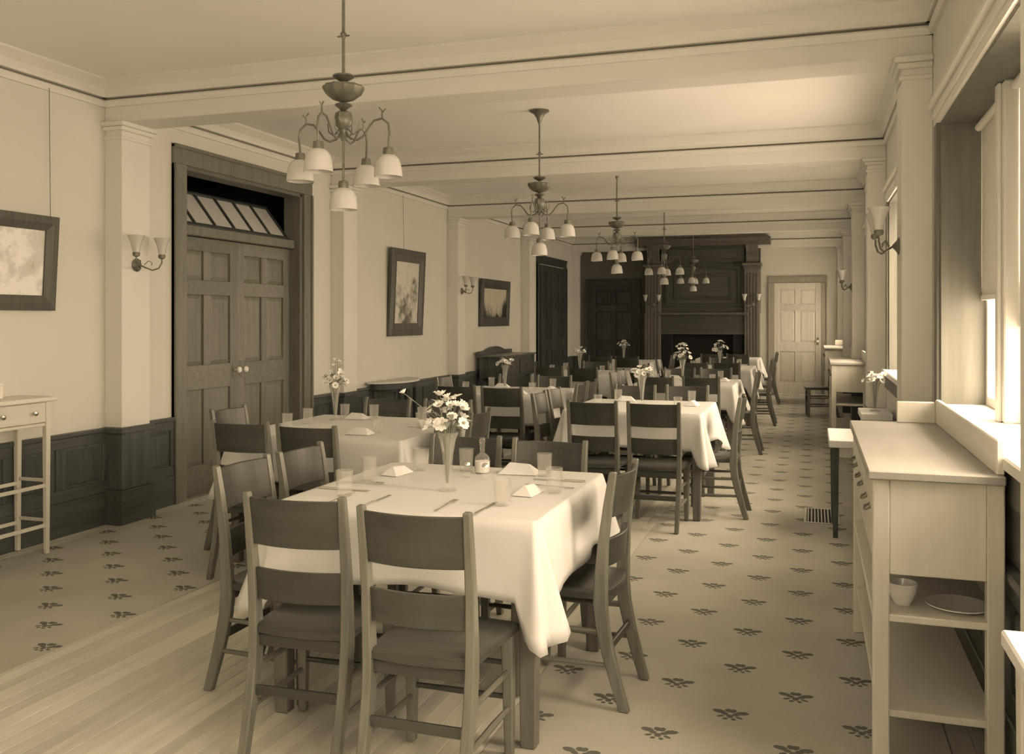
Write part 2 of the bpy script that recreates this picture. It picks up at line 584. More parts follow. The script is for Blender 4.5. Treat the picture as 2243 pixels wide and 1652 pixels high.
# beams with the cornice running round every bay
CROWN = [(0, 3.06), (0.105, 3.06), (0.105, 3.046), (0.085, 3.03), (0.05, 3.0), (0.035, 2.97), (0.035, 2.947), (0, 2.947)]
RAIL = [(0, 2.931), (0.022, 2.931), (0.028, 2.92), (0.022, 2.905), (0.018, 2.885), (0, 2.885)]
SHADOW_LINE = [(0, 2.949), (0.008, 2.949), (0.008, 2.929), (0, 2.929)]  # dark strip painted as the shadow line between cornice and rail
def mould(prof, axis, at, sign, a0, a1, name, mat, parent):
    poly = [(at + sign * d, z) for d, z in prof]
    return MB().prism(poly, axis, a0, a1).build(name, mat, parent)
ENDS = PIL[1:] + [YF - 0.15]
for i, yb in enumerate(PIL + [YF - 0.15]):
    bw = PW if i < len(PIL) else 0.15
    bm_ = MB().box(XL, XR, yb, yb + bw, 2.78, ZC).build('beam', 'trim_paint', ceiling, 0.006)
    for face, sg in ((yb, -1), (yb + bw, 1)):
        if (face <= YB + 0.01 and sg < 0) or (face > YF - 0.01):
            continue
        for prof, nm, mt in ((CROWN, 'cornice', 'trim_paint'), (RAIL, 'picture_rail', 'trim_paint'), (SHADOW_LINE, 'painted_shadow_line', 'shadow_line_dark')):
            mould(prof, 'x', face, sg, XL, XR, nm, mt, bm_)
for i in range(len(PIL)):
    y0, y1 = PIL[i] + PW, ENDS[i]
    for wall, at, sg in ((wl, XL, 1), (wr, XR, -1)):
        for prof, nm, mt in ((CROWN, 'cornice', 'trim_paint'), (RAIL, 'picture_rail', 'trim_paint'), (SHADOW_LINE, 'painted_shadow_line', 'shadow_line_dark')):
            mould(prof, 'y', at, sg, y0, y1, nm, mt, wall)

WH = 0.67                      # wainscot height
def pilaster(wall, side, y0, y1):
    s = 1 if side == 'left' else -1
    base = XL if side == 'left' else XR
    def bx(name, mat, d, ya, yb_, z0, z1, bev=0.004):
        x0, x1 = sorted((base, base + s * d))
        return box(name, mat, wall, x0, x1, ya, yb_, z0, z1, bev)
    p = bx('pilaster', 'trim_paint', PD, y0, y1, WH, 2.78)
    for k, (z0, z1, e) in enumerate(((2.66, 2.685, 0.012), (2.72, 2.75, 0.022), (2.75, 2.781, 0.04))):
        x0, x1 = sorted((base, base + s * (PD + e)))
        box('capital_band', 'trim_paint', p, x0, x1, y0 - e, y1 + e, z0, z1, 0.005)
    if side == 'left':
        bx('pilaster_base', 'wood_wainscot', PD + 0.006, y0 - 0.006, y1 + 0.006, 0.24, WH - 0.04)
        bx('pilaster_base_cap', 'wood_wainscot_h', PD + 0.025, y0 - 0.025, y1 + 0.025, WH - 0.04, WH)
        pl = bx('plinth', 'wood_wainscot_h', PD + 0.03, y0 - 0.03, y1 + 0.03, 0, 0.24)
    else:
        bx('pilaster_base', 'wood_wainscot', PD + 0.004, y0 - 0.004, y1 + 0.004, 0, WH)
for yb in PIL[1:]:
    pilaster(wl, 'left', yb, yb + PW)
    pilaster(wr, 'right', yb, yb + PW)
pilaster(wr, 'right', YF - 0.15, YF)
pilaster(wl, 'left', YF - 0.15, YF)

# wainscot: rails, stiles and recessed panels
def wainscot(wall, side, y0, y1):
    s = 1 if side == 'left' else -1
    base = XL if side == 'left' else XR
    def bx(name, mat, par, d, ya, yb_, z0, z1, bev=0.003):
        x0, x1 = sorted((base, base + s * d))
        return box(name, mat, par, x0, x1, ya, yb_, z0, z1, bev)
    w0 = bx('wainscot', 'wood_wainscot', wall, 0.012, y0, y1, 0, WH - 0.02)
    bx('wainscot_cap', 'wood_wainscot_h', w0, 0.045, y0, y1, WH - 0.03, WH, 0.006)
    bx('top_rail', 'wood_wainscot_h', w0, 0.026, y0, y1, 0.57, WH - 0.03)
    bx('bottom_rail', 'wood_wainscot_h', w0, 0.026, y0, y1, 0.22, 0.30)
    bx('skirting', 'wood_wainscot_h', w0, 0.034, y0, y1, 0, 0.22, 0.005)
    n = max(1, int(round((y1 - y0) / 0.42)))
    st = (y1 - y0) / n
    for k in range(n + 1):
        yc = y0 + k * st
        a, b = max(y0, yc - 0.04), min(y1, yc + 0.04)
        bx('stile', 'wood_wainscot', w0, 0.0255, a, b, 0.30, 0.57)
    for k in range(n):
        bx('panel', 'wood_wainscot', w0, 0.02, y0 + k * st + 0.06, y0 + (k + 1) * st - 0.06, 0.32, 0.55, 0.006)
for i in range(1, len(PIL)):
    a, b = PIL[i] + PW, ENDS[i]
    if i == 2:
        wainscot(wl, 'left', a, D1[0] - 0.15)
        wainscot(wl, 'left', D1[1] + 0.15, b)
    elif i == 5:
        wainscot(wl, 'left', a, D2[0] - 0.14)
        wainscot(wl, 'left', D2[1] + 0.14, b)
    else:
        wainscot(wl, 'left', a, b)
    wainscot(wr, 'right', a, b)

# ------------------------------------------------------------------ windows
def window(n, y0, y1, drop):
    W = struct(empty('window_%d' % n, (XR, (y0 + y1) / 2, WZ0)))
    def bx(name, mat, x0, x1, ya, yb_, z0, z1, bev=0.003, par=None):
        o = box(name, mat, par or W, x0, x1, ya, yb_, z0, z1, bev)
        if par is None:
            o.location = (-XR, -(y0 + y1) / 2, -WZ0)
        return o
    cw = 0.10
    for ya, yb_ in ((y0 - cw, y0), (y1, y1 + cw)):
        bx('side_casing', 'wood_window', XR - 0.022, XR, ya, yb_, WZ0 - 0.03, WZ1 + 0.0)
    h = MB().prism([(XR, WZ1 - 0.002), (XR - 0.02, WZ1 - 0.002), (XR - 0.02, WZ1 + 0.035), (XR - 0.03, WZ1 + 0.037), (XR - 0.03, WZ1 + 0.06),
                    (XR - 0.024, WZ1 + 0.062), (XR - 0.024, WZ1 + 0.085), (XR - 0.05, WZ1 + 0.09), (XR - 0.05, WZ1 + 0.11), (XR, WZ1 + 0.11)],
                   'y', y0 - cw - 0.02, y1 + cw + 0.02).build('head_casing', 'trim_paint', W)
    h.location = (-XR, -(y0 + y1) / 2, -WZ0)
    xs = XR + 0.19                       # sash plane
    t = 0.015
    bx('jamb_board', 'wood_window', XR - 0.005, xs + 0.08, y0, y0 + t, WZ0, WZ1)
    bx('jamb_board', 'wood_window', XR - 0.005, xs + 0.08, y1 - t, y1, WZ0, WZ1)
    bx('head_board', 'wood_window', XR - 0.005, xs + 0.08, y0 + t, y1 - t, WZ1 - t, WZ1)
    bx('sill', 'trim_paint', XR - 0.055, XR + 0.34, y0 - cw - 0.02, y1 + cw + 0.02, WZ0 - 0.03, WZ0 + 0.012, 0.006)
    bx('apron', 'wood_window', XR - 0.03, XR - 0.002, y0 - cw, y1 + cw, WZ0 - 0.14, WZ0 - 0.03, 0.004)
    side, mul = min(0.70, (y1 - y0) * 0.311), 0.15
    cuts = [(y0 + t, y0 + side), (y0 + side + mul, y1 - side - mul), (y1 - side, y1 - t)]
    for ya in (y0 + side, y1 - side - mul):
        m = bx('mullion', 'trim_paint', xs - 0.07, xs + 0.09, ya, ya + mul, WZ0 + 0.012, WZ1 - t, 0.006)
        box('mullion_bead', 'trim_paint', m, xs - 0.085, xs - 0.07, ya + 0.045, ya + mul - 0.045, WZ0 + 0.012, WZ1 - t, 0.004)
    zm = 1.56
    for j, (a, b) in enumerate(cuts):
        for z0, z1, dx in ((WZ0 + 0.012, zm + 0.02, 0.0), (zm - 0.02, WZ1 - t, 0.04)):
            f = 0.045
            xa, xb = xs + dx, xs + dx + 0.036
            fr = MB()
            o_, i_ = [(a, z0), (b, z0), (b, z1), (a, z1)], [(a + f, z0 + f), (b - f, z0 + f), (b - f, z1 - f), (a + f, z1 - f)]
            fr.loft([[(xa, *p) for p in o_], [(xb, *p) for p in o_], [(xb, *p) for p in i_], [(xa, *p) for p in i_]], close=True)
            s_ = fr.build('sash', 'trim_paint', W, 0.003)
            s_.location = (-XR, -(y0 + y1) / 2, -WZ0)
            box('pane', 'pane_glass', s_, xa + 0.015, xa + 0.019, a + f, b - f, z0 + f, z1 - f, 0)
            if dx == 0.0:
                box('sash_lock', 'brass', s_, xa - 0.012, xa, (a + b) / 2 - 0.03, (a + b) / 2 + 0.03, z1 - 0.03, z1 - 0.012, 0.003)
        if j == 1 or (j == 2 and drop > 0.9) or 0.5 < drop < 0.9:
            drop_ = drop if (j == 1 or drop < 0.9) else drop - 0.12
            bl = bx('blind', 'blind_cloth', xs - 0.016, xs - 0.0145, a + 0.004, b - 0.004, WZ1 - drop_, WZ1 - t - 0.03, 0)
            rl = MB().tube([(xs - 0.03, a + 0.002, WZ1 - 0.04), (xs - 0.03, b - 0.002, WZ1 - 0.04)], 0.018, 10).build('blind_roller', 'ivory', bl, smooth=True)
            box('blind_batten', 'ivory', bl, xs - 0.021, xs - 0.009, a + 0.004, b - 0.004, WZ1 - drop_ - 0.012, WZ1 - drop_ + 0.012, 0.002)
    return W
for i, (a, b) in enumerate(OPEN):
    window(i + 1, a, b, [0.14, 0.97, 0.25, 0.62, 0.72, 0.55][i])  # lowered blinds in the farther bays are added to dim that end
wfill = window(7, FILLW[0], FILLW[1], 0.14)  # added window, out of view, fills light from behind the camera
wfill.location = (sum(FILLW) / 2, YB, WZ0)
wfill.rotation_euler = (0, 0, -PI / 2)

# ------------------------------------------------------------------ doors
def door_leaf(name, wdt, hgt, thick, matv, math_, layout, parent, knob=None, sgn=1):
    """leaf in its own x (width) - y (thickness) - z plane, front at y=0 facing -y; panels are separate recessed boards"""
    L = empty(name)
    L.parent = parent
    st = 0.10
    xs = [st, wdt / 2 - 0.045, wdt / 2 + 0.045, wdt - st]
    box('stile', matv, L, 0, st, 0, thick, 0, hgt, 0.003)
    box('stile', matv, L, wdt - st, wdt, 0, thick, 0, hgt, 0.003)
    zs = layout                           # list of (z0, z1) of panel rows, bottom up
    edges = [0] + [z for r in zs for z in r] + [hgt]
    for k in range(0, len(edges), 2):
        box('rail', math_, L, st, wdt - st, 0.0, thick, edges[k], edges[k + 1], 0.003)
    for z0, z1 in zs:
        box('muntin', matv, L, wdt / 2 - 0.045, wdt / 2 + 0.045, 0.0, thick, z0, z1, 0.003)
        for a, b in ((xs[0], xs[1]), (xs[2], xs[3])):
            m = MB()
            d0, d1 = 0.02, 0.008
            e = min(0.035, (b - a) * 0.25)
            m.loft([[(a, d0 + 0.012, z0), (b, d0 + 0.012, z0), (b, d0 + 0.012, z1), (a, d0 + 0.012, z1)],
                    [(a, d0, z0), (b, d0, z0), (b, d0, z1), (a, d0, z1)],
                    [(a + e, d1, z0 + e), (b - e, d1, z0 + e), (b - e, d1, z1 - e), (a + e, d1, z1 - e)]])
            m.build('panel', matv, L)
    if knob is not None:
        kx, kz = knob
        box('escutcheon', 'brass', L, kx - 0.02, kx + 0.02, -0.006, 0.0, kz - 0.07, kz + 0.07, 0.003)
        MB().lathe([(0.008, 0), (0.008, 0.03), (0.022, 0.038), (0.028, 0.05), (0.022, 0.062), (0.004, 0.066)], 14).build('knob', 'china', L, smooth=True)
        kn = L.children[-1] if L.children[-1].name.startswith('knob') else [c for c in L.children if c.name.startswith('knob')][-1]
        kn.location = (kx, -0.006, kz)
        kn.rotation_euler = (PI / 2, 0, 0)
    return L

def side_door(n, y0, y1, ztop, lt, transom, matv, math_, cas, depth):
    """double door in the left wall, seen from the room (normal +x)"""
    D = struct(empty('door_%d' % n, (XL, (y0 + y1) / 2, 0)))
    off = (-XL, -(y0 + y1) / 2, 0)
    def bx(name, mat, x0, x1, ya, yb_, z0, z1, bev=0.004):
        o = box(name, mat, D, x0, x1, ya, yb_, z0, z1, bev)
        o.location = off
        return o
    c = 0.15
    for ya, yb_, g in ((y0 - c, y0, 0), (y1, y1 + c, 1)):
        s = bx('side_casing', cas, XL, XL + 0.03, ya, yb_, 0, ztop)
        box('back_band', cas, s, XL, XL + 0.045, ya if g == 0 else yb_ - 0.03, ya + 0.03 if g == 0 else yb_, 0, ztop, 0.004)
    s = bx('head_casing', cas, XL, XL + 0.03, y0 - c, y1 + c, ztop, ztop + c)
    box('back_band', cas, s, XL, XL + 0.045, y0 - c, y1 + c, ztop + c - 0.03, ztop + c, 0.004)
    xj = XL - depth
    if transom:
        bx('jamb', cas, XL - 0.18, XL, y0 - 0.001, y0 + 0.03, 0, ztop)
        bx('jamb', cas, XL - 0.18, XL, y1 - 0.03, y1 + 0.001, 0, ztop)
        bx('head_jamb', cas, XL - 0.18, XL, y0, y1, ztop - 0.03, ztop + 0.001)
        bx('transom_bar', cas, xj - 0.05, xj + 0.06, y0 + 0.03, y1 - 0.03, lt + 0.005, lt + 0.085, 0.006)
    wd = (y1 - y0 - 0.06) / 2
    for k in range(2):
        lay = [(0.22, 0.84), (1.04, 1.62), (1.74, lt - 0.11)]
        L = door_leaf('door_leaf', wd, lt, 0.045, matv, math_, lay, D, ((wd - 0.05, 0.98) if k == 0 else (0.05, 0.98)) if n == 1 else None)
        L.rotation_euler = (0, 0, PI / 2)          # local -y -> +x, local x -> +y
        L.location = (xj - XL, y0 + 0.03 + k * wd - (y0 + y1) / 2, 0)
    bx('threshold', 'wood_casing', XL - 0.18, XL + 0.02, y0, y1, -0.02, 0.012)
    return D
d1 = side_door(1, D1[0], D1[1], 2.62, 2.09, True, 'wood_door', 'wood_door_h', 'wood_casing', 0.12)
# open transom sash, hinged on the bar and tilted back into the hall
ts = empty('transom_sash', (-0.13, 0, 2.18))
ts.parent = d1
ts.rotation_euler = (0, -math.radians(38), 0)
hw = (D1[1] - D1[0] - 0.07) / 2
TH = 0.41
box('sash_rail', 'wood_dark', ts, -0.02, 0.015, -hw, hw, 0, 0.035)
box('sash_rail', 'wood_dark', ts, -0.02, 0.015, -hw, hw, TH - 0.03, TH)
for k in range(7):
    yy = -hw + 0.012 + k * (2 * hw - 0.024) / 6
    box('glazing_bar', 'wood_dark', ts, -0.02, 0.015, yy - 0.012, yy + 0.012, 0.035, TH - 0.03)
for k in range(6):
    ya = -hw + 0.024 + k * (2 * hw - 0.024) / 6
    box('pane', 'frosted_glass', ts, -0.005, -0.001, ya, ya + (2 * hw - 0.024) / 6 - 0.024, 0.035, TH - 0.03, 0)
side_door(2, D2[0], D2[1], 2.42, 2.40, False, 'wood_dark', 'wood_dark', 'wood_dark', -0.046)

# dim hall behind the double door
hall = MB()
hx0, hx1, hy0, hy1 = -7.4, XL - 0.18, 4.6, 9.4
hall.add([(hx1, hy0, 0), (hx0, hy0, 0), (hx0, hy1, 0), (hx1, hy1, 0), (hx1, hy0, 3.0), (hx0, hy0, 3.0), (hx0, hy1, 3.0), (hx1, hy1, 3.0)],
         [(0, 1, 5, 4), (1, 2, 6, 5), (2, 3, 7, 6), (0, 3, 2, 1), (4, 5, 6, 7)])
struct(hall.build('wall_hall', 'dim_wall_paint'))
struct(box('trim_1', 'trim_paint', None, -7.3, -5.0, 7.15, 7.4, 2.8, 2.99))

# far wall: left part painted dark as recess shade, door, fireplace, light door
def far_door(n, x0, x1, top, matv, math_, cas, knob):
    D = struct(empty('door_%d' % n, ((x0 + x1) / 2, YF, 0)))
    off = (-(x0 + x1) / 2, -YF, 0)
    c = 0.11
    for xa, xb, g in ((x0 - c, x0, 0), (x1, x1 + c, 1)):
        o = box('side_casing', cas, D, xa, xb, YF - 0.03, YF, 0, top, 0.004)
        o.location = off
        box('back_band', cas, o, xa if g == 0 else xb - 0.025, xa + 0.025 if g == 0 else xb, YF - 0.05, YF - 0.02, 0, top, 0.004)
    o = box('head_casing', cas, D, x0 - c, x1 + c, YF - 0.03, YF, top, top + c, 0.004)
    o.location = off
    box('back_band', cas, o, x0 - c, x1 + c, YF - 0.05, YF - 0.02, top + c - 0.025, top + c, 0.004)
    h = top - 0.01
    L = door_leaf('door_leaf', x1 - x0, h, 0.03, matv, math_, [(0.22, 0.80), (0.98, 1.58), (1.70, h - 0.12)], D, knob)
    L.location = (-(x1 - x0) / 2, -0.032, 0)
    return D
far_door(3, -4.30, -3.37, 2.12, 'wood_dark', 'wood_dark', 'wood_dark', None)
far_door(4, -0.70, 0.15, 2.12, 'wood_farlight', 'wood_farlight', 'wood_farcasing', (0.79, 1.0))
box('recess_shade', 'dim_wall_paint', wf, -4.52, -3.2, YF - 0.012, YF, 0, 2.78, 0)  # dark sheet that gives the far-left wall its recess shade
sw = box('bell_push', 'iron', wl, XL, XL + 0.02, 17.70, 17.76, 1.02, 1.16, 0.004)

# ------------------------------------------------------------------ fireplace
fp = thing('fireplace', 'dark wooden fireplace with columns and tall panelled overmantel at the far end', 'fireplace', (-2.05, YF, 0))
def fx(name, mat, x0, x1, d0, d1, z0, z1, bev=0.006, par=None):
    """x absolute, d = distance out from the far wall"""
    o = box(name, mat, par or fp, x0 + 2.05, x1 + 2.05, -d1, -d0, z0, z1, bev)
    return o
fx('back_panel', 'wood_mantel', -3.18, -0.95, 0.0, 0.12, 1.52, 2.86)
for xa, xb in ((-3.14, -2.84), (-1.24, -0.96)):
    c = fx('column', 'wood_table', xa, xb, 0.0, 0.26, 0.12, 2.44)
    for k in range(4):
        q = xa + 0.055 + k * (xb - xa - 0.11) / 3
        fx('flute', 'wood_mantel', q - 0.012, q + 0.012, 0.255, 0.268, 0.3, 2.30, 0.004, c)
    fx('column_base', 'wood_table', xa - 0.03, xb + 0.03, 0.0, 0.30, 0, 0.14)
    fx('column_capital', 'wood_table', xa - 0.02, xb + 0.02, 0.0, 0.29, 2.38, 2.44)
    fx('column_capital', 'wood_table', xa - 0.04, xb + 0.04, 0.0, 0.32, 2.44, 2.49)
    m = MB().prism([(-0.0, 2.49), (-0.26, 2.49), (-0.28, 2.6), (-0.27, 2.7), (-0.31, 2.78), (-0.33, 2.86), (-0.0, 2.86)], 'x', xa + 2.08, xb + 2.02)
    m.build('bracket', 'wood_table', fp, 0.006)
fx('frieze', 'wood_mantel', -2.84, -1.24, 0.0, 0.20, 2.52, 2.86)
fx('frieze_panel', 'wood_mantel', -2.70, -1.38, 0.19, 0.215, 2.58, 2.78)
cor = MB().prism([(0.0, 2.84), (-0.30, 2.84), (-0.36, 2.89), (-0.40, 2.91), (-0.44, 2.95), (-0.44, 2.975), (0.0, 2.975)], 'x', -1.28, 1.30)
cor.build('cornice', 'wood_table', fp, 0.004)
for k, (e, d) in enumerate(((0.0, 0.16), (0.16, 0.14))):
    x0, x1, z0, z1 = -2.76 + e, -1.32 - e, 1.66 + e * 0.9, 2.44 - e * 0.9
    f = 0.055
    m = MB()
    o_ = [(x0 + 2.05, z0), (x1 + 2.05, z0), (x1 + 2.05, z1), (x0 + 2.05, z1)]
    i_ = [(x0 + f + 2.05, z0 + f), (x1 - f + 2.05, z0 + f), (x1 - f + 2.05, z1 - f), (x0 + f + 2.05, z1 - f)]
    m.loft([[(p[0], -0.11, p[1]) for p in o_], [(p[0], -d, p[1]) for p in o_], [(p[0], -d, p[1]) for p in i_], [(p[0], -0.11, p[1]) for p in i_]], close=True)
    m.build('panel_moulding', 'wood_mantel', fp, 0.004)
fx('mantel_shelf', 'wood_table', -2.90, -1.18, 0.0, 0.34, 1.50, 1.545)
fx('lintel', 'wood_mantel', -2.84, -1.24, 0.0, 0.22, 1.13, 1.50)
fx('lintel_moulding', 'wood_mantel', -2.84, -1.24, 0.2, 0.24, 1.12, 1.16)
for xa, xb in ((-2.84, -2.62), (-1.46, -1.24)):
    fx('jamb_slab', 'soot', xa, xb, 0.0, 0.20, 0.0, 1.13)
fx('firebox', 'soot', -2.62, -1.46, 0.0, 0.03, 0.0, 1.13)
fx('grate', 'iron', -2.45, -1.63, 0.06, 0.2, 0.18, 0.22)
for k in range(9):
    q = -2.42 + k * 0.095
    fx('grate_bar', 'iron', q, q + 0.018, 0.18, 0.2, 0.2, 0.42, 0.003)
fx('hearth', 'soot', -3.05, -1.05, 0.0, 0.7, 0.0, 0.03)

# ------------------------------------------------------------------ dining chairs
def make_chair():
    t = thing('dining_chair', 'dining chair', 'chair')
    def yb(z):
        pts = [(0, -0.270), (0.1, -0.240), (0.2, -0.212), (0.3, -0.190), (0.38, -0.182), (0.55, -0.188), (0.7, -0.205), (0.87, -0.232)]
        for (z0, a), (z1, b) in zip(pts, pts[1:]):
            if z <= z1:
                u = (z - z0) / (z1 - z0)
                return a + (b - a) * u
        return pts[-1][1]
    seat = MB()
    N = 10
    loops = []
    for z, ins in ((0.392, 0.012), (0.398, 0.0), (0.420, 0.0), (0.428, 0.010)):
        L = []
        for k in range(N + 1):                      # back edge bows backwards
            u = -1 + 2 * k / N
            L.append(((0.172 - ins) * u, -0.195 - 0.022 * (1 - u * u) + ins, z))
        for k in range(N + 1):                      # front edge
            u = 1 - 2 * k / N
            L.append(((0.195 - ins) * u, 0.172 + 0.012 * (1 - u * u) - ins, z))
        loops.append(L)
    seat.loft(loops)
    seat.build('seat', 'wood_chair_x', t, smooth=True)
    for s in (-1, 1):
        m = MB()
        m.post([(s * 0.160, yb(0), 0, 0.014, 0.019), (s * 0.161, yb(0.1) , 0.1, 0.014, 0.021), (s * 0.162, yb(0.2), 0.2, 0.015, 0.023),
                (s * 0.163, yb(0.3), 0.3, 0.015, 0.025), (s * 0.164, yb(0.38), 0.38, 0.015, 0.026), (s * 0.166, yb(0.48), 0.48, 0.0145, 0.023),
                (s * 0.167, yb(0.6), 0.6, 0.014, 0.019), (s * 0.168, yb(0.75), 0.75, 0.013, 0.016), (s * 0.169, yb(0.862), 0.862, 0.012, 0.013)])
        m.build('back_post', 'wood_chair', t, 0.004)
        m = MB()
        m.post([(s * 0.172, 0.142, 0, 0.014, 0.014), (s * 0.170, 0.140, 0.25, 0.018, 0.018), (s * 0.168, 0.138, 0.396, 0.020, 0.020)])
        m.build('front_leg', 'wood_chair', t, 0.004)
        for z in (0.155, 0.275):
            ya = yb(z)
            MB().tube([(s * 0.163, ya, z + 0.005), (s * 0.167, 0, z + 0.002), (s * 0.171, 0.140, z)], [0.0085, 0.011, 0.0085], 8).build('side_stretcher', 'wood_chair_y', t, smooth=True)
    def slat(name, z0, z1, bow):
        loops = []
        n = 10
        for k in range(n + 1):
            u = -1 + 2 * k / n
            x = 0.157 * u
            d = bow * (1 - u * u)
            th = 0.008
            L = []
            for z, sg in ((z0, 1), (z0, -1), ((z0 + z1) / 2, -1), (z1, -1), (z1, 1), ((z0 + z1) / 2, 1)):
                L.append((x, yb(z) - d + sg * th, z))
            loops.append(L)
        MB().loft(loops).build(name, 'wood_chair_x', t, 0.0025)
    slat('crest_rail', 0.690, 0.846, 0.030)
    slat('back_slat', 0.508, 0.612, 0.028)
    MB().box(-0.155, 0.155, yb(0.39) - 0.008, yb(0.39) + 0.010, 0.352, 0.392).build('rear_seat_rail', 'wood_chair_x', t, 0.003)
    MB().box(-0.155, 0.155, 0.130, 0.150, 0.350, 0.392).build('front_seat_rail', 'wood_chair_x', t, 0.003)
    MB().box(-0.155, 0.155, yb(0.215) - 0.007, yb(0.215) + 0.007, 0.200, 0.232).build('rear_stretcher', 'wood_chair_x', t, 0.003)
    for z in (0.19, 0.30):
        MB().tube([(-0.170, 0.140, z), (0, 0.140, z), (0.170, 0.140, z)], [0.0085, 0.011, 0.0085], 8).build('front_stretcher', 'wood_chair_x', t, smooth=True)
    return t
chair = make_chair()
chair_used = [False]
CH_BACK = 0.23                  # from chair origin to the back of its crest
def chair_at(bx_, by_, rz, label, group):
    """bx_,by_: where the middle of the back stands (on the floor plan); rz: 0 faces +y"""
    x = bx_ - math.sin(rz) * CH_BACK
    y = by_ + math.cos(rz) * CH_BACK
    z = 0.0065 if ((x > CARP_R[0] - 0.15) or x < CARP_L[1] + 0.15) else 0.0005
    return place(chair, chair_used, (x, y, z), rz, label, group)

# ------------------------------------------------------------------ tables with cloths
def table(name_txt, cx, cy, size=1.0, rz=0.0, seed=0, drop=0.27, flare=0.05):
    t = thing('dining_table', 'square dark oak table under white cloth, ' + name_txt, 'table', (cx, cy, 0.0), rz, 'dining tables')
    h = size / 2 - 0.035
    box('tabletop', 'wood_table', t, -size / 2 + 0.012, size / 2 - 0.012, -size / 2 + 0.012, size / 2 - 0.012, 0.722, 0.750, 0.004)
    for a, b, c, d in ((-h, h, -h - 0.01, -h + 0.012), (-h, h, h - 0.012, h + 0.01), (-h - 0.01, -h + 0.012, -h, h), (h - 0.012, h + 0.01, -h, h)):
        box('apron', 'wood_table', t, a, b, c, d, 0.63, 0.722, 0.003)
    for sx in (-1, 1):
        for sy in (-1, 1):
            z0 = 0.0065 if (cx + sx * h > CARP_R[0] or cx + sx * h < CARP_L[1]) else 0.0005
            MB().post([(sx * h, sy * h, z0, 0.026, 0.026), (sx * h, sy * h, 0.4, 0.030, 0.030), (sx * h, sy * h, 0.722, 0.031, 0.031)]).build('leg', 'wood_table', t, 0.004)
    # cloth
    r = random.Random(seed)
    ph = [r.uniform(0, 2 * PI) for _ in range(6)]
    S = size / 2 + 0.004
    rc = 0.025
    per = []                                   # (x, y, nx, ny, corner weight)
    n_side, n_c = 22, 7
    for q in range(4):
        ca, sa = [(1, 0), (0, 1), (-1, 0), (0, -1)][q]
        for k in range(n_side):
            u = -1 + 2 * k / (n_side - 1)
            lx, ly = S, u * (S - rc)
            u0 = 0.50 if q % 2 == 0 else 0.90
            per.append((ca * lx - sa * ly, sa * lx + ca * ly, ca, sa, max(0, (abs(u) - u0) / (1 - u0)) ** 1.7))
        for k in range(1, n_c):
            a = (PI / 2) * k / n_c
            lx, ly = S - rc + rc * math.cos(a), S - rc + rc * math.sin(a)
            nx, ny = math.cos(a), math.sin(a)
            per.append((ca * lx - sa * ly, sa * lx + ca * ly, ca * nx - sa * ny, sa * nx + ca * ny, 1.0 + 0.35 * math.sin(2 * a)))
    n = len(per)
    loops = []
    zt = 0.7555
    for f in (0.0, 0.5, 0.97):
        loops.append([(x * f, y * f, zt) for x, y, *_ in per] if f > 0 else None)
    loops = loops[1:]
    rows = 9
    for j in range(rows + 1):
        g = j / rows
        L = []
        for i, (x, y, nx, ny, cw) in enumerate(per):
            dr = drop + 0.10 * min(cw, 1.3)
            wav = 0.010 * math.sin(i * 0.42 + ph[0]) + 0.007 * math.sin(i * 0.93 + ph[1]) + 0.006 * math.sin(i * 0.19 + ph[2])
            fold = 0.028 * cw * math.cos(i * 1.35)
            out = 0.004 + g ** 1.15 * (0.014 + flare * cw + wav + fold)
            if j == 0:
                L.append((x * 0.995, y * 0.995, zt))
            else:
                L.append((x + nx * out, y + ny * out, zt - 0.004 - dr * g + 0.012 * g * math.sin(i * 0.31 + ph[3])))
        loops.append(L)
    m = MB()
    m.loft(loops, cap=False)
    m.f.append(tuple(range(n)))
    c = m.build('tablecloth', 'linen', None, smooth=True)
    c.location = (cx, cy, 0)
    c.rotation_euler = (0, 0, rz)
    c.data.set_sharp_from_angle(angle=math.radians(100))
    tag(c, 'white linen cloth hanging over the table ' + name_txt, 'tablecloth', 'tablecloths')
    so = c.modifiers.new('thick', 'SOLIDIFY')
    so.thickness = 0.0016
    so.offset = 1.0
    return t

TZ = 0.7595
# name, centre, chairs: n = near pair, f = far pair, l/r = left/right pair as (near?, far?)
TABLES = [
    ('A', 'nearest the camera', -1.355, 3.37, 'nearest table'),
    ('B', 'in front of the tall double door', -2.67, 5.10, 'table by the double door'),
    ('C', 'second of the window-side row', -1.235, 6.98, 'second window-side table'),
    ('D', 'second of the wall-side row', -2.66, 8.06, 'second wall-side table'),
    ('E', 'third of the window-side row', -1.25, 9.85, 'third window-side table'),
    ('F', 'third of the wall-side row', -2.75, 11.2, 'third wall-side table'),
    ('G', 'fourth of the window-side row', -1.27, 12.95, 'fourth window-side table'),
    ('H', 'last of the wall-side row', -2.85, 14.4, 'last wall-side table'),
    ('I', 'last of the window-side row before the fireplace', -1.35, 15.95, 'last window-side table'),
]
TC = {}
for k, (kid, txt, cx, cy, short) in enumerate(TABLES):
    TC[kid] = (cx, cy, short)
    table(txt, cx, cy, 1.1 if kid == 'B' else 1.0, 0, 11 + k, 0.25, 0.06)

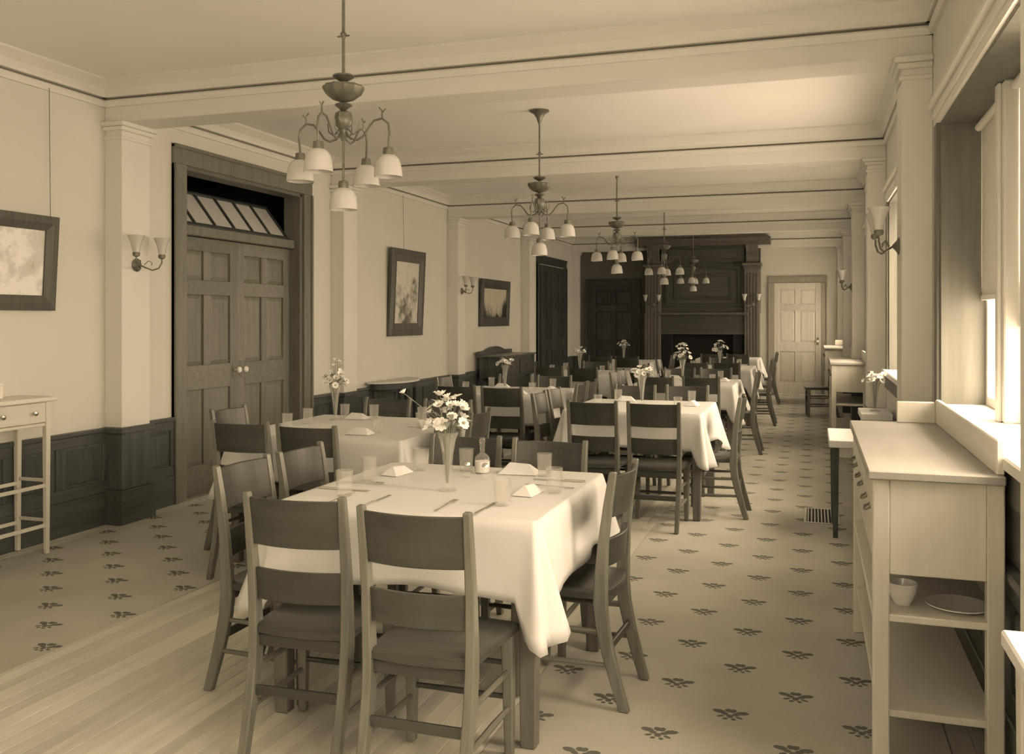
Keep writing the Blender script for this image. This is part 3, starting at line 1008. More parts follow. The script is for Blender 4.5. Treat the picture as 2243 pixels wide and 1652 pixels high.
def chairs_for(kid, spec):
    """spec: list of (side, slot, dx, dy, drz); side n/f/l/r; slot -1, 0, +1"""
    cx, cy, short = TC[kid]
    nm = {('n', -1): 'left chair of the near pair at the', ('n', 1): 'right chair of the near pair at the', ('n', 0): 'chair on the near side of the',
          ('f', -1): 'left chair of the far pair at the', ('f', 1): 'right chair of the far pair at the', ('f', 0): 'chair on the far side of the',
          ('l', -1): 'nearer chair on the left side of the', ('l', 1): 'farther chair on the left side of the', ('l', 0): 'chair on the left side of the',
          ('r', -1): 'nearer chair on the right side of the', ('r', 1): 'farther chair on the right side of the', ('r', 0): 'chair on the right side of the'}
    off = 0.80
    for side, slot, dx, dy, dr in spec:
        d = slot * 0.205
        if side == 'n': p, rz = (cx + d, cy - off), 0.0
        if side == 'f': p, rz = (cx + d, cy + off), PI
        if side == 'l': p, rz = (cx - off, cy + d), -PI / 2
        if side == 'r': p, rz = (cx + off - 0.02, cy + d), PI / 2
        lab = 'oak ladder-back ' + nm[(side, slot)] + ' ' + short
        chair_at(p[0] + dx, p[1] + dy, rz + math.radians(dr), lab, 'dining chairs')
chairs_for('A', [('n', -1, -0.01, -0.01, 2), ('n', 1, 0.045, -0.12, 0), ('l', -1, 0.0, -0.03, 0), ('l', 1, 0.02, -0.04, 0),
                 ('f', -1, -0.03, -0.03, 2), ('f', 1, 0.0, -0.10, -2), ('r', 1, -0.10, -0.15, -3)])
chairs_for('B', [('n', -1, -0.08, -0.03, 0), ('n', 1, -0.08, -0.03, 0), ('l', -1, -0.02, 0.03, 0), ('r', -1, -0.08, -0.02, 0), ('r', 1, -0.05, 0.0, 0),
                 ('f', -1, 0, 0.04, 0), ('f', 1, 0.05, 0.04, 0)])
chairs_for('C', [('n', -1, 0.0, -0.02, -2), ('n', 1, 0.02, -0.07, 0), ('l', -1, 0.04, -0.03, 0), ('l', 1, 0.04, -0.01, 0), ('r', -1, -0.03, 0.05, 0),
                 ('f', -1, 0, 0, 0), ('f', 1, 0.03, 0, 0)])
chairs_for('D', [('n', -1, -0.02, 0, 2), ('n', 1, 0.0, -0.05, 2), ('r', -1, -0.05, 0, 0), ('r', 1, -0.05, 0, 0), ('f', -1, 0, 0, 0), ('f', 1, 0, 0, 0), ('l', 1, 0.05, 0, 0)])
chairs_for('E', [('n', -1, -0.02, 0, 0), ('n', 1, 0.02, -0.06, -2), ('l', -1, 0.03, 0, 0), ('l', 1, 0.03, 0, 0), ('r', 1, -0.08, -0.02, 0), ('f', -1, 0, 0, 0), ('f', 1, 0, 0, 0)])
chairs_for('F', [('n', -1, 0, 0, 0), ('n', 1, 0, 0, 0), ('r', -1, 0, 0, 0), ('r', 1, 0, 0, 0), ('f', 0, 0, 0, 0)])
chairs_for('G', [('n', -1, 0, 0, 0), ('n', 1, 0, 0, 0), ('l', 0, 0, 0, 0), ('r', -1, -0.02, 0, 0), ('r', 1, -0.04, 0.0, 0), ('f', 0, 0, 0, 0)])
chairs_for('H', [('n', -1, 0, 0, 0), ('n', 1, 0, 0, 0), ('r', 0, 0, 0, 0)])
chairs_for('I', [('n', -1, 0, 0, 0), ('n', 1, 0, 0, 0), ('r', 0, 0, 0, 0)])
chair_at(0.30, 14.1, PI / 2 + 0.1, 'oak ladder-back chair standing alone by the window wall near the far sideboard', 'dining chairs')

# ------------------------------------------------------------------ chandeliers
def make_chandelier():
    t = thing('chandelier', 'chandelier', 'chandelier')        # origin on the ceiling
    Z0 = -ZC
    MB().lathe([(0.004, 3.06), (0.075, 3.06), (0.078, 3.05), (0.045, 3.03), (0.025, 3.0), (0.014, 2.965), (0.009, 2.95)], 18, (0, 0, Z0)).build('ceiling_canopy', 'brass', t, smooth=True)
    MB().tube([(0, 0, Z0 + 3.0), (0, 0, Z0 + 2.27)], 0.0075, 8).build('rod', 'brass', t, smooth=True)
    m = MB().lathe([(0.007, 2.735), (0.016, 2.725), (0.007, 2.70)], 8, (0, 0, Z0)).build('gas_cock', 'brass', t, smooth=True)
    MB().tube([(-0.03, 0, Z0 + 2.715), (0.03, 0, Z0 + 2.715)], 0.004, 6).build('cock_handle', 'brass', m, smooth=True)
    MB().lathe([(0.008, 2.545), (0.02, 2.54), (0.048, 2.535), (0.05, 2.528), (0.03, 2.515), (0.01, 2.505)], 18, (0, 0, Z0)).build('upper_disc', 'brass', t, smooth=True)
    MB().lathe([(0.01, 2.490), (0.06, 2.490), (0.088, 2.486), (0.092, 2.476), (0.078, 2.448), (0.05, 2.426), (0.02, 2.415), (0.01, 2.41)], 36, (0, 0, Z0), 1, 0.05, 12).build('fluted_bowl', 'brass', t, smooth=True)
    MB().lathe([(0.01, 2.408), (0.038, 2.402), (0.04, 2.396), (0.025, 2.386), (0.012, 2.375)], 18, (0, 0, Z0)).build('lower_disc', 'brass', t, smooth=True)
    MB().lathe([(0.012, 2.375), (0.036, 2.362), (0.042, 2.335), (0.036, 2.305), (0.02, 2.29), (0.014, 2.27), (0.02, 2.255), (0.008, 2.235)], 20, (0, 0, Z0), 1, 0.06, 8).build('baluster', 'brass', t, smooth=True)
    MB().tube([(0, 0, Z0 + 2.25), (0, 0, Z0 + 2.05)], 0.006, 8).build('drop_stem', 'brass', t, smooth=True)
    prof = [(0.02, 0.0), (0.036, -0.005), (0.050, -0.021), (0.058, -0.045), (0.062, -0.072), (0.064, -0.1), (0.061, -0.1), (0.058, -0.072), (0.054, -0.045), (0.046, -0.022), (0.02, -0.008)]
    def shade(c, par):
        MB().lathe([(0.006, 0.035), (0.022, 0.03), (0.024, 0.01), (0.024, -0.004), (0.010, -0.006)], 14, c).build('shade_holder', 'brass', par, smooth=True)
        MB().lathe(prof, 28, c).build('lamp_shade', 'opal_glass', par, smooth=True)
    shade((0, 0, Z0 + 2.02), t)
    R = 0.225
    for k in range(4):
        a = math.radians(90 * k)
        ca, sa = math.cos(a), math.sin(a)
        def P(r, z):
            return (r * ca, r * sa, Z0 + z)
        pts = [P(0.012, 2.275), P(0.035, 2.245), P(0.07, 2.235), P(0.10, 2.25), P(0.125, 2.285), P(0.155, 2.318), P(0.195, 2.325), P(0.225, 2.30), P(0.232, 2.26), P(0.228, 2.22), P(R, 2.19)]
        arm = MB().tube(pts, 0.0052, 7).build('arm', 'brass', t, smooth=True)
        MB().tube([P(0.012, 2.30), P(0.05, 2.26), P(0.075, 2.28), P(0.082, 2.32)], [0.004, 0.004, 0.0035, 0.002], 6).build('scroll', 'brass', arm, smooth=True)
        MB().tube([P(0.195, 2.325), P(0.195, 2.36), P(0.18, 2.375)], 0.0035, 6).build('gas_key', 'brass', arm, smooth=True)
        MB().tube([P(0.195, 2.35), P(0.212, 2.368)], 0.003, 6).build('gas_key', 'brass', arm, smooth=True)
        shade((R * ca, R * sa, Z0 + 2.16), arm)
    return t
ch = make_chandelier()
ch_used = [False]
for y, lab in ((3.75, 'brass five-light chandelier with opal bell shades hanging nearest the camera'),
               (6.92, 'brass five-light chandelier, second from the camera'),
               (9.92, 'brass five-light chandelier, third from the camera'),
               (13.30, 'brass five-light chandelier, fourth from the camera, before the mantel'),
               (16.70, 'brass five-light chandelier, farthest from the camera, before the overmantel')):
    place(ch, ch_used, (-2.04, y, ZC), 0, lab, 'chandeliers')

# ------------------------------------------------------------------ wall lamps
def make_sconce():
    """local: wall plane y=0, projecting -y, arms along +-x, origin at plate centre"""
    t = thing('wall_sconce', 'sconce', 'wall lamp')
    p = MB().lathe([(0.004, 0.0), (0.045, 0.0), (0.047, 0.006), (0.03, 0.014), (0.012, 0.03), (0.006, 0.035)], 18).build('wall_plate', 'brass', t, smooth=True)
    p.rotation_euler = (PI / 2, 0, 0)
    for s in (-1, 1):
        pts = [(0, -0.03, 0), (s * 0.03, -0.06, -0.02), (s * 0.07, -0.08, -0.035), (s * 0.11, -0.10, -0.02), (s * 0.13, -0.11, 0.02), (s * 0.13, -0.11, 0.05)]
        arm = MB().tube(pts, 0.0055, 7).build('arm', 'brass', t, smooth=True)
        MB().tube([(s * 0.02, -0.05, 0.0), (s * 0.04, -0.07, 0.03), (s * 0.065, -0.08, 0.02), (s * 0.06, -0.08, 0.0)], 0.0035, 6).build('scroll', 'brass', arm, smooth=True)
        MB().lathe([(0.004, 0.0), (0.022, 0.008), (0.026, 0.025), (0.018, 0.04), (0.005, 0.042)], 14, (s * 0.13, -0.11, 0.045)).build('cup', 'brass', arm, smooth=True)
        MB().lathe([(0.016, 0.0), (0.022, 0.004), (0.028, 0.04), (0.040, 0.085), (0.056, 0.12), (0.053, 0.12), (0.037, 0.085), (0.025, 0.04), (0.016, 0.006)], 24, (s * 0.13, -0.11, 0.075), 1, 0.03, 8).build('lamp_shade', 'opal_glass', arm, smooth=True)
    return t
sc_ = make_sconce()
sc_used = [False]
SCON = [((XL + PD, 5.31, 1.80), PI / 2, 'two-arm brass wall lamp on the pilaster beside the double door'),
        ((XL + PD, 11.61, 1.80), PI / 2, 'two-arm brass wall lamp between the two pictures on the wall'),
        ((XR - PD, 5.31, 1.81), -PI / 2, 'two-arm brass wall lamp on the nearest window-side pilaster'),
        ((XR - PD, 11.61, 1.80), -PI / 2, 'two-arm brass wall lamp on the farther window-side pilaster'),
        ((-2.99, YF - 0.268, 1.70), 0, 'two-arm brass wall lamp on the left fireplace column'),
        ((-1.10, YF - 0.268, 1.70), 0, 'two-arm brass wall lamp on the right fireplace column')]
for loc, rz, lab in SCON:
    place(sc_, sc_used, loc, rz, lab, 'wall lamps')

# ------------------------------------------------------------------ pictures
def picture(y0, y1, z0, z1, fw, mat, label, lean, wire=True, wy=None, fmat='wood_frame'):
    yc = (y0 + y1) / 2
    t = thing('framed_picture', label, 'picture', (XL + 0.006, yc, z0), 0, 'framed pictures')
    hw_, hh = (y1 - y0) / 2, z1 - z0
    def tilt(o):
        o.rotation_euler = (0, math.radians(lean), 0)
        return o
    o_ = [(-hw_, 0), (hw_, 0), (hw_, hh), (-hw_, hh)]
    m_ = [(-hw_ + fw * 0.5, fw * 0.5), (hw_ - fw * 0.5, fw * 0.5), (hw_ - fw * 0.5, hh - fw * 0.5), (-hw_ + fw * 0.5, hh - fw * 0.5)]
    i_ = [(-hw_ + fw, fw), (hw_ - fw, fw), (hw_ - fw, hh - fw), (-hw_ + fw, hh - fw)]
    m = MB().loft([[(0.0, *p) for p in o_], [(0.03, *p) for p in o_], [(0.036, *p) for p in m_], [(0.022, *p) for p in i_], [(0.0, *p) for p in i_]], close=True)
    tilt(m.build('frame', fmat, t))
    p = box('print', mat, t, 0.004, 0.012, -hw_ + fw - 0.002, hw_ - fw + 0.002, fw - 0.002, hh - fw + 0.002, 0)
    tilt(p)
    if wire:
        w_ = wy - yc
        MB().tube([(0.03, w_, hh - 0.03), (0.02, w_, 2.90 - z0)], 0.0018, 5).build('hanging_wire', 'iron', t)
    return t
picture(3.70, 4.70, 1.475, 2.075, 0.095, 'print_river', 'wide dark-framed pale landscape picture hanging nearest on the left wall', 3.5, True, 4.66)
picture(9.60, 10.56, 1.22, 2.25, 0.15, 'print_gorge', 'tall dark-framed picture of a gorge hanging beyond the double door', 2.5, True, 10.0)
picture(12.66, 14.0, 1.31, 2.02, 0.14, 'print_valley', 'small dark-framed twilight landscape picture beside the far left door', 2, False)

# ------------------------------------------------------------------ sideboards along the windows
def make_sideboard(length=1.43, depth=0.365):
    """origin: floor at the near, room-side corner; x to the wall, y along the wall"""
    t = thing('sideboard', 'sideboard', 'sideboard')
    H_ = 0.95
    box('top', 'wood_top', t, -0.015, depth + 0.0, -0.02, length + 0.02, H_ - 0.028, H_, 0.004)
    lg = 0.048
    for x in (0, depth - lg):
        for y in (0, length - lg):
            box('leg', 'wood_pale', t, x, x + lg, y, y + lg, 0.0, H_ - 0.028, 0.004)
    for y in (0.006, length - 0.03):
        box('end_panel', 'wood_pale', t, lg, depth - lg, y, y + 0.022, 0.63, H_ - 0.028, 0.003)
    box('back_panel', 'wood_pale_y', t, depth - 0.03, depth - 0.012, lg, length - lg, 0.63, H_ - 0.028, 0.003)
    box('front_rail', 'wood_pale_y', t, 0.01, 0.03, lg, length - lg, 0.63, 0.66, 0.003)
    n = 3
    for k in range(n):
        a = lg + k * (length - 2 * lg) / n + 0.006
        b = lg + (k + 1) * (length - 2 * lg) / n - 0.006
        d = box('drawer', 'wood_pale_y', t, 0.002, 0.03, a, b, 0.667, H_ - 0.035, 0.004)
        for q in (a + (b - a) * 0.28, a + (b - a) * 0.72):
            MB().tube([(0.004, q - 0.03, 0.81), (-0.012, q - 0.028, 0.80), (-0.016, q, 0.795), (-0.012, q + 0.028, 0.80), (0.004, q + 0.03, 0.81)], 0.0045, 6).build('drawer_pull', 'brass', d, smooth=True)
    box('middle_shelf', 'wood_pale_y', t, 0.0, depth - 0.004, 0.004, length - 0.004, 0.485, 0.507, 0.003)
    box('lower_shelf', 'wood_pale_y', t, 0.012, depth - 0.016, 0.012, length - 0.012, 0.19, 0.212, 0.003)
    box('splashback', 'wood_pale_y', t, depth - 0.024, depth - 0.001, 0.0, length, H_, H_ + 0.105, 0.004)
    box('end_gallery', 'wood_pale', t, depth * 0.5, depth - 0.024, length - 0.02, length, H_, H_ + 0.095, 0.004)
    return t
sb = make_sideboard()
sb_used = [False]
place(sb, sb_used, (0.176, 3.03, 0.0065), 0, 'pale oak serving sideboard with drawers and shelves, nearest the camera under the window', 'sideboards')
place(sb, sb_used, (0.192, 10.42, 0.0065), 0, 'pale oak serving sideboard halfway down the window wall', 'sideboards')
place(sb, sb_used, (0.192, 15.75, 0.0065), 0, 'pale oak serving sideboard at the far end beside the light door', 'sideboards')

def small_table(name, label, cat, x0, x1, y0, y1, h, legmat, topmat, cloth=0.0, apron=0.09, aprmat=None):
    cx, cy = (x0 + x1) / 2, (y0 + y1) / 2
    t = thing(name, label, cat, (cx, cy, 0.0065))
    a, b = (x1 - x0) / 2, (y1 - y0) / 2
    box('top', topmat, t, -a, a, -b, b, h - 0.025 - cloth, h - 0.007, 0.004)
    for sx in (-1, 1):
        for sy in (-1, 1):
            MB().post([(sx * (a - 0.04), sy * (b - 0.04), 0, 0.015, 0.015), (sx * (a - 0.04), sy * (b - 0.04), h - 0.03, 0.022, 0.022)]).build('leg', legmat, t, 0.003)
    am = aprmat or legmat
    box('apron', am, t, -a + 0.03, a - 0.03, -b + 0.025, -b + 0.043, h - 0.03 - apron - cloth * 0.3, h - 0.025, 0.003)
    box('apron', am, t, -a + 0.03, a - 0.03, b - 0.043, b - 0.025, h - 0.03 - apron - cloth * 0.3, h - 0.025, 0.003)
    box('apron', am, t, -a + 0.025, -a + 0.043, -b + 0.03, b - 0.03, h - 0.03 - apron - cloth * 0.3, h - 0.025, 0.003)
    box('apron', am, t, a - 0.043, a - 0.025, -b + 0.03, b - 0.03, h - 0.03 - apron - cloth * 0.3, h - 0.025, 0.003)
    return t
small_table('serving_table', 'low dark-legged serving table with white top behind the nearest sideboard', 'table', 0.10, 0.54, 6.25, 6.95, 0.64, 'wood_dark', 'linen', 0.03, 0.08, 'wood_pale')
small_table('flower_stand', 'small white-topped stand holding a bunch of flowers below the second window', 'table', 0.34, 0.56, 7.25, 7.75, 0.72, 'wood_pale', 'linen', 0.03)
small_table('side_table', 'white-topped side table cut off by the lower right picture corner', 'table', 0.30, 0.535, 0.72, 1.72, 0.90, 'wood_pale', 'linen', 0.01, 0.12)

# console against the left wall, with drawers and stretchers; only its far end is in the picture
def wall_stand():
    t = thing('hall_table', 'tall narrow wooden table with a drawer against the left wall', 'table', (-4.505, 3.93, 0.0065))
    a, b = 0.128, 0.475
    box('top', 'wood_pale_y', t, -a - 0.008, a + 0.022, -b - 0.03, b + 0.03, 0.918, 0.945, 0.006)
    for sx in (-1, 1):
        for sy in (-1, 1):
            MB().post([(sx * (a - 0.017), sy * (b - 0.017), 0, 0.013, 0.013), (sx * (a - 0.017), sy * (b - 0.017), 0.918, 0.018, 0.018)]).build('leg', 'wood_pale', t, 0.003)
    for sy in (-1, 1):
        y0, y1 = sorted((sy * (b - 0.008), sy * (b - 0.026)))
        box('end_panel', 'wood_pale', t, -a + 0.034, a - 0.034, y0, y1, 0.77, 0.918, 0.003)
    box('back_panel', 'wood_pale_y', t, -a + 0.006, -a + 0.024, -b + 0.034, b - 0.034, 0.77, 0.918, 0.003)
    box('front_rail', 'wood_pale_y', t, a - 0.026, a - 0.008, -b + 0.034, b - 0.034, 0.77, 0.79, 0.003)
    for k in range(2):
        y0, y1 = ((-b + 0.036, -0.006), (0.006, b - 0.036))[k]
        d = box('drawer', 'wood_pale_y', t, a - 0.03, a - 0.002, y0, y1, 0.793, 0.914, 0.004)
        for q in (0.25, 0.78):
            kn = MB().lathe([(0.006, 0.0), (0.006, 0.012), (0.015, 0.018), (0.015, 0.026), (0.003, 0.03)], 12).build('knob', 'nickel', d, smooth=True)
            kn.location = (a - 0.002, y0 + (y1 - y0) * q, 0.855)
            kn.rotation_euler = (0, PI / 2, 0)
    for z in (0.40, 0.16):
        for sx in (-1, 1):
            box('stretcher', 'wood_pale_y', t, sx * (a - 0.017) - 0.007, sx * (a - 0.017) + 0.007, -b + 0.03, b - 0.03, z, z + 0.022, 0.002)
        for sy in (-1, 1):
            box('stretcher', 'wood_pale', t, -a + 0.03, a - 0.03, sy * (b - 0.017) - 0.007, sy * (b - 0.017) + 0.007, z + 0.03, z + 0.05, 0.002)
    return t
wall_stand()
bxs = thing('card_box', 'small pale box standing on the tall narrow table at the left wall', 'box', (-4.56, 4.13, 0.9525))
box('body', 'ivory', bxs, -0.045, 0.045, -0.06, 0.06, 0, 0.075, 0.003)
box('lid', 'ivory', bxs, -0.048, 0.048, -0.063, 0.063, 0.075, 0.09, 0.003)

# half-round console between the pilasters
con = thing('console_table', 'half-round pale-topped console table under the gorge picture', 'table', (XL + 0.03, 9.55, 0.0065))
def half(r, z0, z1, mat, name):
    poly = [(0.02 + r * 0.62 * math.sin(PI * k / 16), -r * math.cos(PI * k / 16)) for k in range(17)]
    return MB().prism(poly, 'z', z0, z1).build(name, mat, con, 0.003)
half(0.52, 0.70, 0.722, 'linen', 'top')
half(0.46, 0.63, 0.70, 'wood_dark', 'apron')
for x, y in ((0.05, -0.42), (0.05, 0.42), (0.26, -0.2), (0.26, 0.2)):
    MB().post([(x, y, 0.0, 0.013, 0.013), (x, y, 0.63, 0.02, 0.02)]).build('leg', 'wood_dark', con, 0.003)

# dark buffet with a raised back on the left wall
buf = thing('buffet', 'dark wooden buffet with raised back under the twilight picture', 'buffet', (XL + 0.03, 12.45, 0.0065))
box('top', 'wood_chair_y', buf, 0.03, 0.46, 0.0, 1.55, 0.86, 0.885, 0.005)
for x in (0.05, 0.39):
    for y in (0.03, 1.47):
        box('leg', 'wood_wainscot', buf, x, x + 0.05, y, y + 0.05, 0.0, 0.86, 0.004)
box('case', 'wood_wainscot', buf, 0.06, 0.42, 0.06, 1.49, 0.55, 0.86, 0.004)
for k in range(2):
    d = box('drawer', 'wood_frame', buf, 0.42, 0.436, 0.1 + k * 0.7, 0.75 + k * 0.7, 0.60, 0.82, 0.004)
    for q in (0.25, 0.5):
        kn = MB().lathe([(0.006, 0), (0.006, 0.01), (0.016, 0.016), (0.012, 0.028), (0.002, 0.03)], 10).build('knob', 'brass', d, smooth=True)
        kn.location = (0.436, 0.1 + k * 0.7 + q, 0.71)
        kn.rotation_euler = (0, PI / 2, 0)
box('low_shelf', 'wood_wainscot_h', buf, 0.06, 0.42, 0.04, 1.51, 0.16, 0.185, 0.003)
bk = [(0.0, 0.885), (1.55, 0.885), (1.55, 0.94)] + [(1.2 - 0.85 * k / 10, 0.94 + 0.06 * math.sin(PI * k / 10)) for k in range(11)] + [(0.0, 0.94)]
MB().prism(bk, 'x', 0.032, 0.055).build('raised_back', 'wood_wainscot_h', buf, 0.003)

# floor register in the carpet
reg = thing('floor_register', 'slotted iron heating register in the carpet near the sideboard', 'register', (0.06, 6.94, 0.006))
m = MB()
o_ = [(-0.12, -0.26), (0.12, -0.26), (0.12, 0.26), (-0.12, 0.26)]
i_ = [(-0.10, -0.24), (0.10, -0.24), (0.10, 0.24), (-0.10, 0.24)]
m.loft([[(*p, 0.0) for p in o_], [(*p, 0.006) for p in o_], [(*p, 0.006) for p in i_], [(*p, 0.0) for p in i_]], close=True)
m.build('frame', 'nickel', reg, 0.001)
box('well', 'soot', reg, -0.10, 0.10, -0.24, 0.24, 0.0, 0.001, 0)
for k in range(9):
    q = -0.09 + k * 0.0225
    box('slat', 'nickel', reg, q - 0.005, q + 0.005, -0.24, 0.24, 0.001, 0.005, 0.001)

# ------------------------------------------------------------------ crockery, glasses, flowers
def on_table(kid, dx, dy):
    cx, cy, _ = TC[kid]
    return (cx + dx, cy + dy, TZ)

vase_me = MB().lathe([(0.004, 0.0), (0.036, 0.0), (0.036, 0.004), (0.012, 0.012), (0.012, 0.03), (0.016, 0.08), (0.022, 0.14), (0.03, 0.19), (0.044, 0.225),
                      (0.0415, 0.225), (0.0275, 0.19), (0.0195, 0.14), (0.013, 0.08), (0.008, 0.03), (0.003, 0.028)], 24).mesh('trumpet_vase', 'table_glass', 0, True)
def blossom(kind, r):
    m = MB()
    n = 9
    for k in range(n):
        a = 2 * PI * k / n
        ca, sa = math.cos(a), math.sin(a)
        w_ = 0.30 * r
        P = []
        for rr, ww, zz in ((0.22, 0.35, 0.02), (0.65, 1.0, 0.10 if kind == 0 else 0.35), (0.92, 0.8, 0.16 if kind == 0 else 0.6), (1.05, 0.15, 0.14 if kind == 0 else 0.7)):
            for s in (-1, 1):
                x, y = rr * r, s * ww * w_
                P.append((x * ca - y * sa, x * sa + y * ca, zz * r))
        Q = [(p[0], p[1], p[2] - 0.0012) for p in P]
        m.add(P + Q, [(0, 1, 3, 2), (2, 3, 5, 4), (4, 5, 7, 6), (8, 10, 11, 9), (10, 12, 13, 11), (12, 14, 15, 13),
                      (0, 2, 10, 8), (2, 4, 12, 10), (4, 6, 14, 12), (1, 9, 11, 3), (3, 11, 13, 5), (5, 13, 15, 7), (6, 7, 15, 14), (0, 8, 9, 1)])
    return m
bl_me = [blossom(k, r).mesh('petals', 'petal') for k, r in ((0, 0.026), (1, 0.021), (1, 0.015))]
eye_me = MB().lathe([(0.001, 0.008), (0.006, 0.006), (0.0075, 0.001), (0.001, -0.002)], 10).mesh('flower_eye', 'petal_centre', 0, True)
def bouquet(kid_or_loc, label_where, n, spread, height, seed, long_stem=None, vase_label=None):
    loc = kid_or_loc
    v = bpy.data.objects.new('trumpet_vase', vase_me)
    COL.objects.link(v)
    v.location = loc
    tag(v, 'trumpet-shaped glass vase ' + label_where, 'vase', 'flower vases')
    b = thing('bouquet', 'bunch of white flowers in the vase ' + label_where, 'flowers', (loc[0], loc[1], loc[2] + 0.03), 0, 'bunches of flowers')
    r = random.Random(seed)
    n = int(n * 1.6)
    for k in range(n):
        a = 2 * PI * (k * 0.381966 + r.uniform(-0.05, 0.05))
        q = math.sqrt((k + 0.6) / n)
        rr = spread * q * r.uniform(0.8, 1.1)
        hh = max(0.235, height * (1.0 - 0.42 * q * q)) * r.uniform(0.85, 1.05)
        if long_stem and k == n - 1:
            a, rr, hh = long_stem
        tip = Vector((rr * math.cos(a), rr * math.sin(a), hh))
        mid = Vector((0.018 * math.cos(a), 0.018 * math.sin(a), 0.185))
        fl = bpy.data.objects.new('flower', bl_me[k % 3])
        COL.objects.link(fl)
        fl.parent = b
        fl.location = tip
        d = (tip - mid).normalized() + Vector((r.uniform(-0.5, 0.5), r.uniform(-0.6, 0.2), 0.15))
        fl.rotation_mode = 'QUATERNION'
        fl.rotation_quaternion = d.to_track_quat('Z', 'Y')
        s = r.uniform(0.8, 1.2)
        fl.scale = (s, s, s)
        if k % 3 != 2:
            e = bpy.data.objects.new('flower_eye', eye_me)
            COL.objects.link(e)
            e.parent = fl
            e.location = (0, 0, 0.002)
        MB().tube([(0.004 * math.cos(a), 0.004 * math.sin(a), 0.0), mid, (mid + tip) / 2 + Vector((0, 0, 0.02)), tip - Vector((0, 0, 0.002))], 0.0016, 5).build('stem', 'stalk', b)
    for k in range(6):
        a = r.uniform(0, 2 * PI)
        L = MB()
        c, s_ = math.cos(a), math.sin(a)
        pts = []
        for u, ww in ((0.0, 0.002), (0.35, 0.012), (0.7, 0.010), (1.0, 0.001)):
            rr = 0.02 + u * spread * 0.9
            z = 0.19 + 0.09 * u - 0.09 * u * u + 0.03 * (k % 3)
            for sg in (-1, 1):
                pts.append((rr * c - sg * ww * s_, rr * s_ + sg * ww * c, z))
        L.add(pts + [(p[0], p[1], p[2] - 0.001) for p in pts],
              [(0, 1, 3, 2), (2, 3, 5, 4), (4, 5, 7, 6), (8, 10, 11, 9), (10, 12, 13, 11), (12, 14, 15, 13), (0, 2, 10, 8), (2, 4, 12, 10), (4, 6, 14, 12), (1, 9, 11, 3), (3, 11, 13, 5), (5, 13, 15, 7), (6, 7, 15, 14), (0, 8, 9, 1)])
        L.build('leaf', 'stalk', b)
    return b
bouquet(on_table('A', 0.02, -0.09), 'on the nearest table', 17, 0.095, 0.355, 3, (PI * 1.05, 0.175, 0.345))
bouquet(on_table('B', -0.30, 0.25), 'on the table by the double door', 14, 0.075, 0.36, 5)
bouquet(on_table('C', -0.02, 0.08), 'on the second window-side table', 12, 0.085, 0.27, 8)
bouquet(on_table('D', -0.10, 0.15), 'on the second wall-side table', 9, 0.07, 0.26, 9)
bouquet(on_table('E', -0.08, 0.1), 'on the third window-side table', 13, 0.11, 0.38, 10)
bouquet(on_table('F', -0.05, 0.1), 'on the third wall-side table', 10, 0.08, 0.28, 12)
bouquet(on_table('G', 0.05, 0.0), 'on the fourth window-side table', 10, 0.11, 0.34, 13)
bouquet(on_table('H', 0.0, 0.0), 'on the last wall-side table', 9, 0.09, 0.3, 14)
bouquet((0.45, 7.5, 0.7195), 'on the small stand below the window', 12, 0.08, 0.24, 15)

tum_me = MB().lathe([(0.003, 0.0), (0.026, 0.0), (0.028, 0.004), (0.033, 0.095), (0.0305, 0.095), (0.0255, 0.01), (0.003, 0.009)], 20).mesh('tumbler', 'table_glass', 0, True)
def tumbler(kid, dx, dy, where):
    o = bpy.data.objects.new('tumbler', tum_me)
    COL.objects.link(o)
    o.location = on_table(kid, dx, dy)
    tag(o, 'clear glass tumbler ' + where + ' of the ' + TC[kid][2], 'glass', 'tumblers')
for kid in 'ABCDEFG':
    for dx, dy, wh in ((-0.30, -0.28, 'near the front left corner'), (0.30, -0.26, 'near the front right corner'),
                       (-0.28, 0.33, 'near the back left corner'), (0.31, 0.34, 'near the back right corner')):
        tumbler(kid, dx + rnd.uniform(-0.03, 0.03), dy + rnd.uniform(-0.03, 0.03), wh)
for kid in 'AB':
    for dx, dy, wh in ((-0.08, 0.37, 'mid back edge'), (-0.37, 0.02, 'mid left edge'), (0.42, 0.0, 'mid right edge')):
        tumbler(kid, dx, dy, wh)

def napkin(kid, dx, dy, rz, where, s=1.0):
    m = MB()
    a, b, h = 0.085 * s, 0.055 * s, 0.045 * s
    m.add([(-a, -b, 0), (a, -b, 0), (a, b, 0), (-a, b, 0), (-a * 0.5, 0.006, h), (a * 0.55, 0.0, h * 0.9), (-a * 0.5, -0.006, h), (a * 0.55, -0.012, h * 0.9)],
          [(0, 3, 2, 1), (0, 1, 7, 6), (2, 3, 4, 5), (6, 7, 5, 4), (0, 6, 4, 3), (1, 2, 5, 7)])
    o = m.build('napkin', 'linen', None, 0.003)
    o.location = on_table(kid, dx, dy)
    o.rotation_euler = (0, 0, rz)
    tag(o, 'white folded napkin standing ' + where + ' of the ' + TC[kid][2], 'napkin', 'folded napkins')
napkin('A', 0.16, 0.38, 0.1, 'at the back edge', 1.0)
napkin('A', 0.33, -0.05, 1.5, 'at the right edge', 0.8)
napkin('A', -0.33, 0.2, 1.4, 'at the left edge', 0.8)
for kid in 'BCDE':
    napkin(kid, -0.2, 0.36, 0.1, 'at the back edge', 0.9)
    napkin(kid, 0.2, -0.36, 0.0, 'at the front edge', 0.9)
    napkin(kid, 0.36, 0.12, 1.5, 'at the right edge', 0.9)

